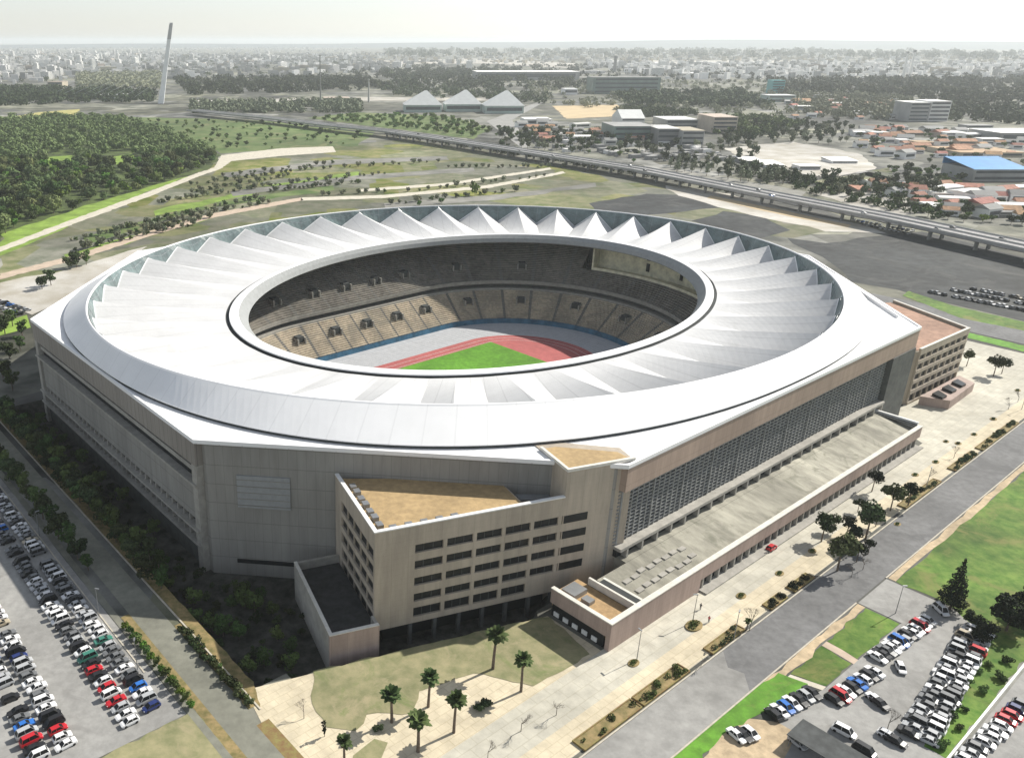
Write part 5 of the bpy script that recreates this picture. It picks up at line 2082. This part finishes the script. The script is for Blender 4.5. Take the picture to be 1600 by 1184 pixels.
# traffic
for k in range(16):
    i = 3 + k % 5
    f = rnd.random()
    p, q = dk[i], dk[i + 1]
    t = (q[0] - p[0], q[1] - p[1])
    l = math.hypot(*t)
    d = rnd.choice((-8.5, -5.2, 3, 6.5))
    r = far_car.copy()
    COL.objects.link(r)
    r.location = (p[0] + t[0] * f - t[1] / l * d, p[1] + t[1] * f + t[0] / l * d, 8.05)
    r.rotation_euler = (0, 0, math.atan2(t[1], t[0]))
    r.material_slots[0].link = 'OBJECT'
    c = pick()
    r.material_slots[0].material = PAINT[c]
    tag(r, '%s car driving on the elevated road' % c, 'car', '%s cars on the elevated road' % c)
# the second, lower carriageway with dark bank under it
sheet('far_road', [(p[0] + ox, p[1] + oy) for p in offs(dk, 17)] + [(p[0] + ox, p[1] + oy) for p in offs(dk, 26)][::-1], .35, 'asphalt_dark')

# ------------------------------------------------------------------ leaning bridge pylon
bx, by = G(252, 162)
tx, ty, tz = at_depth(268, 36, by)
pyl = empty('bridge_pylon', (bx, by, 0))
tag(pyl, 'tall white leaning bridge pylon with a grey head rising above the horizon', 'pylon')
mb = MB()


def psec(f, w, d):
    c = ((tx - bx) * f, 0, tz * f)
    return [(c[0] - w, -d, c[2]), (c[0] + w, -d, c[2]), (c[0] + w * .7, d, c[2]), (c[0] - w * .7, d, c[2])]


mb.loft([psec(0, 6.0, 6), psec(.3, 4.8, 5), psec(.6, 4.2, 4), psec(.80, 3.8, 3.6)])
mb.build('mast', 'pylon_white', pyl)
mb = MB()
mb.loft([psec(.80, 4.0, 3.8), psec(.97, 3.6, 3.4), psec(1.0, 3.0, 2.8)])
mb.f.append((8, 9, 10, 11))
mb.mi.append(0)
mb.build('head', 'pylon_cap', pyl)
mb = MB()
for k in range(9):
    f = .35 + .055 * k
    mb.tube(((tx - bx) * f, 0, tz * f), (-70 - 28 * k, 60 + 20 * k, 8), .22, n=3, caps=False)
mb.build('stay_cables', 'pylon_white', pyl)
for i, (x, y, top, w) in enumerate(((501, 163, 88, 1.6), (576, 160, 126, 2.2), (1420, 122, 82, 6.0), (1410, 122, 84, 5.0), (960, 113, 92, 9.0))):
    gx, gy = G(x, y)
    t = at_depth(x, top, gy)[2]
    root = empty(('mast', 'mast', 'tower', 'tower', 'tower')[i], (gx, gy, 0))
    tag(root, ('thin dark mast on the river bank right of the pylon', 'short pale mast near the river bank right of the thin dark one', 'pale slim tower in the right-hand town, right of a pair',
               'pale slim tower in the right-hand town, left of a pair', 'dark chimney-like tower near the horizon above the glass building')[i], 'tower' if i > 1 else 'mast')
    mb = MB()
    mb.tube((0, 0, 0), (0, 0, t), w, w * .6, n=8)
    mb.build('shaft', ('pier', 'parapet', 'block_white', 'block_white', 'pier')[i], root)
    mb = MB()
    mb.tube((0, 0, t), (0, 0, t + w * 1.2), w * .95, w * .9, n=8)
    mb.build('head', ('pier', 'parapet', 'block_grey', 'block_grey', 'pier')[i], root)

# ------------------------------------------------------------------ single buildings in the middle distance
def facade(mb, w, d, h, floors, cols, wmi, mi=0, roof_mi=None, parapet=.6):
    """box building centred on the origin with window holes drawn as inset dark panels"""
    mb.prism([(-w / 2, -d / 2), (w / 2, -d / 2), (w / 2, d / 2), (-w / 2, d / 2)], 0, h, mi, roof_mi)
    fh = h / floors
    for f in range(floors):
        for k in range(cols):
            x = -w / 2 + w * (k + .5) / cols
            ww = w / cols * .3
            mb.box(x - ww, x + ww, -d / 2 - .12, -d / 2 + .05, f * fh + fh * .35, f * fh + fh * .8, wmi)
    nc = max(1, int(cols * d / w))
    for f in range(floors):
        for k in range(nc):
            y = -d / 2 + d * (k + .5) / nc
            ww = d / nc * .3
            for sx in (-w / 2 - .12, w / 2 - .05):
                mb.box(sx, sx + .17, y - ww, y + ww, f * fh + fh * .35, f * fh + fh * .8, wmi)
    if parapet:
        mb.box(-w * .2, w * .15, -d * .2, d * .2, h + .01, h + 2.6, mi)


def pxb(name, x0, x1, yb, yt, dep, label, cat, m='block_white', roof='block_grey', floors=3, cols=6, rz=.0, kind='flat'):
    gx, gy = G((x0 + x1) / 2, yb)
    X0, X1 = at_depth(x0, yb, gy)[0], at_depth(x1, yb, gy)[0]
    h = at_depth((x0 + x1) / 2, yt, gy + dep * .3)[2]
    h = max(3.5, h)
    w = X1 - X0
    root = empty(name, (gx, gy + dep / 2, 0), rz)
    tag(root, label, cat)
    mb = MB()
    if kind == 'flat':
        mb.prism([(-w / 2, -dep / 2), (w / 2, -dep / 2), (w / 2, dep / 2), (-w / 2, dep / 2)], 0, h)
        mb.build('wall', m, root)
        mb = MB()
        mb.prism([(-w / 2 - .4, -dep / 2 - .4), (w / 2 + .4, -dep / 2 - .4), (w / 2 + .4, dep / 2 + .4), (-w / 2 - .4, dep / 2 + .4)], h + .01, h + .5)
        mb.build('roof', roof, root)
    elif kind in ('gable', 'tent', 'shed'):
        ev = h * (.55 if kind == 'gable' else .35 if kind == 'tent' else .8)
        mb.prism([(-w / 2, -dep / 2), (w / 2, -dep / 2), (w / 2, dep / 2), (-w / 2, dep / 2)], 0, ev)
        mb.build('wall', m, root)
        mb = MB()
        if kind == 'tent':
            mb.add([(-w / 2 - 1, -dep / 2 - 1, ev), (w / 2 + 1, -dep / 2 - 1, ev), (w / 2 + 1, dep / 2 + 1, ev), (-w / 2 - 1, dep / 2 + 1, ev), (w * .06, 0, h), (w * .12, 0, h)],
                   [(0, 1, 5, 4), (1, 2, 5), (2, 3, 4, 5), (3, 0, 4), (3, 2, 1, 0)])
        elif kind == 'shed':
            mb.add([(-w / 2 - .5, -dep / 2 - .5, ev), (w / 2 + .5, -dep / 2 - .5, ev), (w / 2 + .5, dep / 2 + .5, h * 1.25), (-w / 2 - .5, dep / 2 + .5, h * 1.25)], [(0, 1, 2, 3)])
            mb.prism([(-w / 2 - .5, dep / 2), (w / 2 + .5, dep / 2), (w / 2 + .5, dep / 2 + .5), (-w / 2 - .5, dep / 2 + .5)], ev, h * 1.24)
        else:
            mb.add([(-w / 2 - .5, -dep / 2 - .5, ev), (w / 2 + .5, -dep / 2 - .5, ev), (w / 2 + .5, dep / 2 + .5, ev), (-w / 2 - .5, dep / 2 + .5, ev), (-w / 2 - .5, 0, h), (w / 2 + .5, 0, h)],
                   [(0, 1, 5, 4), (2, 3, 4, 5), (1, 2, 5), (3, 0, 4), (3, 2, 1, 0)])
        mb.build('roof', roof, root)
        h = ev
    fh = h / floors
    for f in range(floors):
        mb = MB()
        mb.box(-w * .46, w * .46, -dep / 2 - .12, -dep / 2 - .01, f * fh + fh * .35, f * fh + fh * .78)
        mb.build('window_band', 'block_window', root)
    return root


B = pxb
B('pavilion', 632, 690, 176, 142, 50, 'white pavilion with a pointed tent roof, left of three', 'pavilion', 'tent_green', 'tent_white', 1, 6, 0, 'tent')
B('pavilion', 696, 752, 175, 141, 50, 'white pavilion with a pointed tent roof, middle of three', 'pavilion', 'tent_green', 'tent_white', 1, 6, 0, 'tent')
B('pavilion', 758, 818, 178, 142, 50, 'white pavilion with a pointed tent roof, right of three', 'pavilion', 'tent_green', 'tent_white', 1, 6, 0, 'tent')
B('hall', 745, 905, 126, 112, 120, 'very long low hall with a white roof below the horizon', 'hall', 'block_grey', 'block_white', 1, 22)
B('office_building', 925, 1030, 147, 121, 60, 'wide dark green glass building in the middle distance', 'office building', 'glass_green', 'block_grey', 4, 14)
B('tower_block', 1205, 1224, 146, 126, 30, 'teal glazed tower block at the trees', 'building', 'glass_teal', 'glass_teal', 5, 4)
B('low_building', 1200, 1242, 160, 149, 40, 'pale green-white annex below the teal tower block', 'building', 'tent_green', 'tent_white', 2, 6)
B('stepped_block', 1418, 1448, 190, 160, 45, 'left half of the pale stepped block, coloured grey for shade', 'building', 'block_grey', 'block_white', 5, 5)  # grey twin of the next block, drawn as its shaded half
B('stepped_block', 1449, 1480, 190, 158, 45, 'bright pale block standing in front of the tree belt', 'building', 'block_white', 'block_white', 5, 5)
B('hall', 1518, 1605, 284, 257, 45, 'hall with a vivid blue sloping roof at the right edge', 'hall', 'block_grey', 'roof_blue', 2, 8, 0, 'shed')
B('low_building', 1500, 1600, 246, 236, 60, 'flat tan-roofed building behind the blue-roofed hall', 'building', 'block_tan', 'roof_tan', 1, 12)
B('low_building', 1560, 1700, 222, 206, 60, 'wide white-roofed shed at the right edge above the tan-roofed building', 'building', 'block_grey', 'block_white', 1, 10)
B('campus_building', 958, 1020, 222, 196, 60, 'dark glazed campus building with a pale rounded end', 'office building', 'glass_green', 'block_grey', 3, 9)
B('campus_building', 1026, 1060, 226, 200, 50, 'grey campus building with dark portal, second from left', 'office building', 'block_grey', 'block_white', 3, 4)
B('campus_building', 1064, 1098, 228, 203, 50, 'grey campus building with pale flat roof, third from left', 'office building', 'block_grey', 'block_tan', 3, 5)
B('campus_building', 1040, 1090, 202, 186, 60, 'low campus hall with a bright white roof', 'hall', 'block_grey', 'tent_white', 2, 8)
B('campus_building', 1112, 1150, 208, 182, 60, 'cream campus block at the right end of the group', 'office building', 'block_tan', 'block_tan', 4, 5)
B('campus_building', 970, 1006, 200, 172, 50, 'pale domed-looking campus block beside the sand lot', 'office building', 'block_white', 'tent_white', 3, 4, 0, 'gable')
B('low_building', 820, 862, 196, 186, 40, 'pinkish-white low building left of the sand lot', 'building', 'block_white', 'block_white', 1, 5)
B('low_building', 882, 902, 148, 139, 40, 'tiny bright white building before the glass building', 'building', 'block_white', 'tent_white', 1, 3)
B('low_building', 505, 545, 160, 153, 40, 'cream low building on the river bank', 'building', 'block_tan', 'block_tan', 1, 6)
B('low_building', 155, 192, 154, 148, 50, 'lilac-white low shed left of the pylon', 'building', 'block_white', 'block_white', 1, 5)
B('low_building', 75, 98, 138, 128, 50, 'cream building in front of the left park trees', 'building', 'block_tan', 'block_tan', 2, 4)
hs = 0
for (x, y, w, h, m, r, k) in ((1255, 164, 26, 10, 'block_white', 'roof_terracotta', 'gable'), (1290, 158, 30, 10, 'block_white', 'block_grey', 'gable'), (1320, 172, 24, 9, 'block_tan', 'roof_terracotta', 'gable'),
                              (1352, 212, 30, 8, 'block_white', 'block_grey', 'flat'), (1310, 168, 18, 8, 'block_white', 'block_white', 'gable'), (1378, 216, 26, 9, 'block_white', 'block_white', 'flat'),
                              (1404, 204, 30, 9, 'block_white', 'block_grey', 'gable'), (1430, 212, 28, 8, 'block_tan', 'roof_terracotta', 'gable'), (1462, 206, 30, 9, 'block_white', 'block_grey', 'gable'),
                              (1494, 216, 34, 9, 'block_white', 'block_white', 'flat'), (1530, 206, 40, 10, 'block_grey', 'block_grey', 'flat'), (1550, 226, 34, 9, 'block_white', 'block_white', 'flat'),
                              (1415, 225, 22, 7, 'block_white', 'block_white', 'flat'), (1445, 230, 26, 8, 'block_tan', 'roof_tan', 'flat'),
                              (1375, 292, 24, 10, 'block_white', 'block_white', 'gable'), (1408, 296, 24, 10, 'block_white', 'roof_terracotta', 'gable'), (1350, 300, 20, 9, 'block_tan', 'roof_terracotta', 'gable'),
                              (1500, 318, 28, 10, 'block_tan', 'roof_terracotta', 'gable'), (1530, 322, 26, 10, 'block_white', 'roof_terracotta', 'gable'), (1565, 312, 30, 9, 'block_grey', 'block_grey', 'flat'),
                              (1470, 330, 24, 8, 'block_white', 'block_white', 'flat'), (1210, 262, 30, 7, 'block_white', 'block_white', 'shed'), (1175, 256, 30, 7, 'block_grey', 'block_white', 'shed'),
                              (1265, 266, 34, 7, 'block_white', 'block_white', 'flat'), (1320, 256, 40, 6, 'block_white', 'block_white', 'shed'), (1580, 340, 40, 10, 'block_grey', 'block_grey', 'flat')):
    hs += 1
    col_ = {'block_white': 'white', 'block_tan': 'cream', 'block_grey': 'grey'}[m]
    rf = {'roof_terracotta': 'terracotta roof', 'block_grey': 'grey roof', 'block_white': 'white roof', 'roof_tan': 'tan roof'}[r]
    where = 'below the teal tower' if y < 175 else 'near the pale stepped block' if y < 235 else 'among the pale dirt yards' if x < 1340 else 'near the elevated road right'
    B('house', x - w / 2, x + w / 2, y, y - h, 16 + (hs * 7) % 12, 'small %s house with %s, %s in that cluster, %s' % (col_, rf, ordn(hs), where), 'house', m, r, 1 if h < 9 else 2, 4, .0, k)

# small houses and sheds strewn over the right-hand middle distance
rnd = random.Random(99)
hp = []
for i, (w, d, h, m_, rf) in enumerate(((12, 9, 5, 'block_white', 'roof_terracotta'), (15, 10, 6, 'block_white', 'block_grey'), (20, 12, 5, 'block_tan', 'roof_terracotta'), (26, 14, 6, 'block_white', 'block_white'))):
    root = empty('small_house' if i < 3 else 'shed')
    mb = MB()
    mb.prism([(-w / 2, -d / 2), (w / 2, -d / 2), (w / 2, d / 2), (-w / 2, d / 2)], 0, h)
    w_ = mb.build('wall', m_, root)
    mb = MB()
    rh = h + (2.6 if i < 3 else .9)
    mb.add([(-w / 2 - .4, -d / 2 - .4, h), (w / 2 + .4, -d / 2 - .4, h), (w / 2 + .4, d / 2 + .4, h), (-w / 2 - .4, d / 2 + .4, h), (-w / 2 - .4, 0, rh), (w / 2 + .4, 0, rh)],
           [(0, 1, 5, 4), (2, 3, 4, 5), (1, 2, 5), (3, 0, 4), (3, 2, 1, 0)])
    r_ = mb.build('roof', rf, root)
    mb = MB()
    mb.box(-w * .4, w * .4, -d / 2 - .12, -d / 2 - .01, h * .35, h * .75)
    g_ = mb.build('window_band', 'block_window', root)
    hp.append((root, [w_, r_, g_]))
for poly, n, md, where in (
        (PG((1330, 204), (1600, 210), (1600, 250), (1400, 250), (1340, 232)), 46, 22, 'near the pale stepped block'),
        (PG((1225, 152), (1410, 158), (1400, 190), (1240, 186)), 34, 24, 'below the teal tower block'),
        (PG((1350, 290), (1600, 300), (1600, 345), (1480, 340)), 30, 17, 'left of and below the blue-roofed hall'),
        (PG((800, 190), (960, 200), (1010, 232), (850, 222)), 20, 24, 'in the grey yards left of the campus')):
    for i, p in enumerate(scatter(poly, n, rnd, md)):
        k = rnd.choice((0, 0, 1, 2, 3))
        nm = ('small white house with a terracotta roof', 'small white house with a grey roof', 'cream house with a terracotta roof', 'low white shed')[k]
        place(hp[k], p[0], p[1], 0, rnd.uniform(-.5, .5), rnd.uniform(.8, 1.25), '%s strewn %s' % (nm, where), 'house' if k < 3 else 'shed', '%ss %s' % (nm, where))

# ------------------------------------------------------------------ the city
def block_proto(w, d, h, fl, co, m):
    mb = MB()
    facade(mb, w, d, h, fl, co, 1, 0, 2)
    o = mb.build('apartment_building', [m, 'block_window', 'block_white'])  # white roof slot puts the sunlit look into the rooftops' colour
    return o


protos = [block_proto(34, 16, 24, 7, 8, 'block_white'), block_proto(22, 22, 32, 9, 5, 'block_white'), block_proto(60, 15, 18, 5, 13, 'block_tan'), block_proto(28, 18, 15, 4, 6, 'block_grey'),
          block_proto(80, 30, 11, 2, 14, 'block_white'), block_proto(18, 16, 40, 11, 4, 'block_white')]
rnd = random.Random(21)
zones = (
    (((-60, 84), (240, 84), (250, 112), (120, 117), (100, 128), (-60, 136)), 135, (0, 1, 0, 2, 5), 'white apartment block in the dense city left of the leaning pylon', 'apartment blocks of the left city'),
    (((255, 88), (560, 88), (560, 118), (255, 122)), 60, (0, 3, 2, 1), 'hazy apartment block right of the leaning pylon, above the river trees', 'apartment blocks right of the pylon'),
    (((560, 98), (740, 96), (740, 110), (560, 110)), 22, (0, 1, 3), 'hazy pale block above the tree band behind the pavilions', 'blocks above the pavilions'),
    (((910, 100), (1200, 100), (1200, 122), (1040, 122), (910, 116)), 40, (4, 3, 4, 0), 'low pale shed-like block beyond the dark green glass building', 'sheds beyond the glass building'),
    (((1200, 98), (1680, 100), (1680, 126), (1230, 124)), 42, (3, 0, 4, 2), 'low pale block in the hazy right-hand town', 'blocks of the right-hand town'))
used = set()
for zi, (px, n, kinds, lab, grp) in enumerate(zones):
    pts = scatter(PG(*px), n, rnd, 45)
    for i, p in enumerate(pts):
        k = kinds[i % len(kinds)]
        if k in used:
            r = protos[k].copy()
            COL.objects.link(r)
        else:
            used.add(k)
            r = protos[k]
        r.location = (p[0], p[1], 0)
        r.rotation_euler = (0, 0, rnd.choice((0, .3, -.4, 1.57, .8)) + rnd.uniform(-.1, .1))
        s = rnd.uniform(.75, 1.3)
        r.scale = (s, s, rnd.uniform(.7, 1.25))
        tag(r, lab, 'building', grp)
for i, (name, px, n, m, lab) in enumerate((
        ('distant_city', ((-100, 72), (560, 72), (560, 84), (-100, 84)), 1200, 'block_white', 'white far city fading into haze along the left horizon'),
        ('distant_city', ((-60, 84), (255, 84), (255, 112), (120, 118), (100, 130), (-60, 138)), 1800, 'block_white', 'mass of small white houses between the larger blocks of the left city'),
        ('distant_city', ((255, 86), (560, 86), (620, 108), (560, 122), (255, 124)), 1100, 'block_grey', 'grey mass of small houses right of the leaning pylon'),
        ('distant_city', ((560, 84), (1700, 84), (1700, 100), (560, 100)), 1700, 'block_tan', 'hazy low town strewn along the right horizon'),
        ('distant_city', ((900, 100), (1700, 100), (1700, 126), (1040, 124)), 1100, 'block_white', 'mass of low pale houses in the right-hand town'),
        ('distant_yards', ((820, 200), (1010, 212), (1180, 252), (1100, 258), (840, 234)), 330, 'block_grey', 'mass of parked vehicles and low sheds in the grey yards beyond the elevated road'))):
    mb = MB()
    r2 = random.Random(300 + i)
    for p in scatter(PG(*px), n, r2, 0):
        if name == 'distant_yards':
            w, d, h = r2.choice(((4.5, 2, 1.5), (5, 2, 1.6), (12, 8, 4), (4.5, 2, 1.5)))
        else:
            w, d, h = r2.uniform(9, 30), r2.uniform(9, 18), r2.choice((7, 9, 12, 16, 22))
        mb.obox(p, (math.cos(r2.choice((0, .4, 1.2))), .3), w / 2, d / 2, 0, h, r2.choice((0, 0, 1, 2)))
    tag(mb.build(name, [m, 'block_white', 'block_grey']), lab, 'city' if 'city' in name else 'yards', None, 'stuff')

# ------------------------------------------------------------------ air
hz = bpy.data.materials.new('air')
hz.use_nodes = True
nt = hz.node_tree
for nd in list(nt.nodes):
    if nd.type != 'OUTPUT_MATERIAL':
        nt.nodes.remove(nd)
pv = nt.nodes.new('ShaderNodeVolumePrincipled')
pv.inputs['Color'].default_value = (.90, .95, .97, 1)
pv.inputs['Density'].default_value = HAZE_D
pv.inputs['Anisotropy'].default_value = .2
nt.links.new(pv.outputs[0], nt.nodes['Material Output'].inputs['Volume'])
mb = MB()
H_ = 58000
mb.box(-H_, H_, -H_, H_, -11, 178)
tag(mb.build('haze', hz), 'pale haze in the air over the plain', 'haze', None, 'stuff')

# ------------------------------------------------------------------ light, sky, camera
SUN_EL, SUN_AZ = R_(38), R_(30)      # azimuth from +X towards +Y
w = bpy.data.worlds.new('World')
scene.world = w
w.use_nodes = True
nt = w.node_tree
bg = nt.nodes['Background']
sky = nt.nodes.new('ShaderNodeTexSky')
sky.sky_type = 'NISHITA'
sky.sun_disc = False
sky.sun_elevation = SUN_EL
sky.sun_rotation = PI / 2 - SUN_AZ
sky.altitude = 50
sky.air_density = 1.0
sky.dust_density = .4
sky.ozone_density = 1.5
hsv = nt.nodes.new('ShaderNodeHueSaturation')
hsv.inputs['Saturation'].default_value = .36
nt.links.new(sky.outputs[0], hsv.inputs['Color'])
nt.links.new(hsv.outputs[0], bg.inputs[0])
bg.inputs[1].default_value = SKY_S
tint = nt.nodes.new('ShaderNodeMix')
tint.data_type = 'RGBA'
tint.blend_type = 'MULTIPLY'
tint.inputs['Factor'].default_value = 1.0
tint.inputs['B'].default_value = (.965, .985, 1.0, 1)
nt.links.new(hsv.outputs[0], tint.inputs['A'])
nt.links.new(tint.outputs['Result'], bg.inputs[0])
sd = bpy.data.lights.new('sun', 'SUN')
sd.energy = SUN_S
sd.angle = R_(.5)
sd.color = (1.0, .95, .86)
so = bpy.data.objects.new('sun', sd)
COL.objects.link(so)
v = Vector((math.cos(SUN_EL) * math.cos(SUN_AZ), math.cos(SUN_EL) * math.sin(SUN_AZ), math.sin(SUN_EL)))
so.rotation_euler = v.to_track_quat('Z', 'Y').to_euler()
so.location = v * 800

cd = bpy.data.cameras.new('camera')
cd.sensor_width = 36.0
cd.lens = 36.0 * F_PX / 1600.0
cd.shift_x = (800.0 - CX) / 1600.0
cd.clip_start = 1.0
cd.clip_end = 120000.0
co = bpy.data.objects.new('camera', cd)
COL.objects.link(co)
co.location = (0, 0, HC)
co.rotation_euler = (PI / 2 - TH, 0, 0)
scene.camera = co
scene.view_settings.view_transform = 'Standard'
scene.view_settings.look = 'None'
scene.view_settings.exposure = EXPO
scene.view_settings.gamma = 1.0
cy = scene.cycles
cy.max_bounces = 6
cy.diffuse_bounces = 3
cy.glossy_bounces = 2
cy.transmission_bounces = 2
cy.volume_bounces = 1
cy.use_denoising = True
cy.sample_clamp_indirect = 6.0
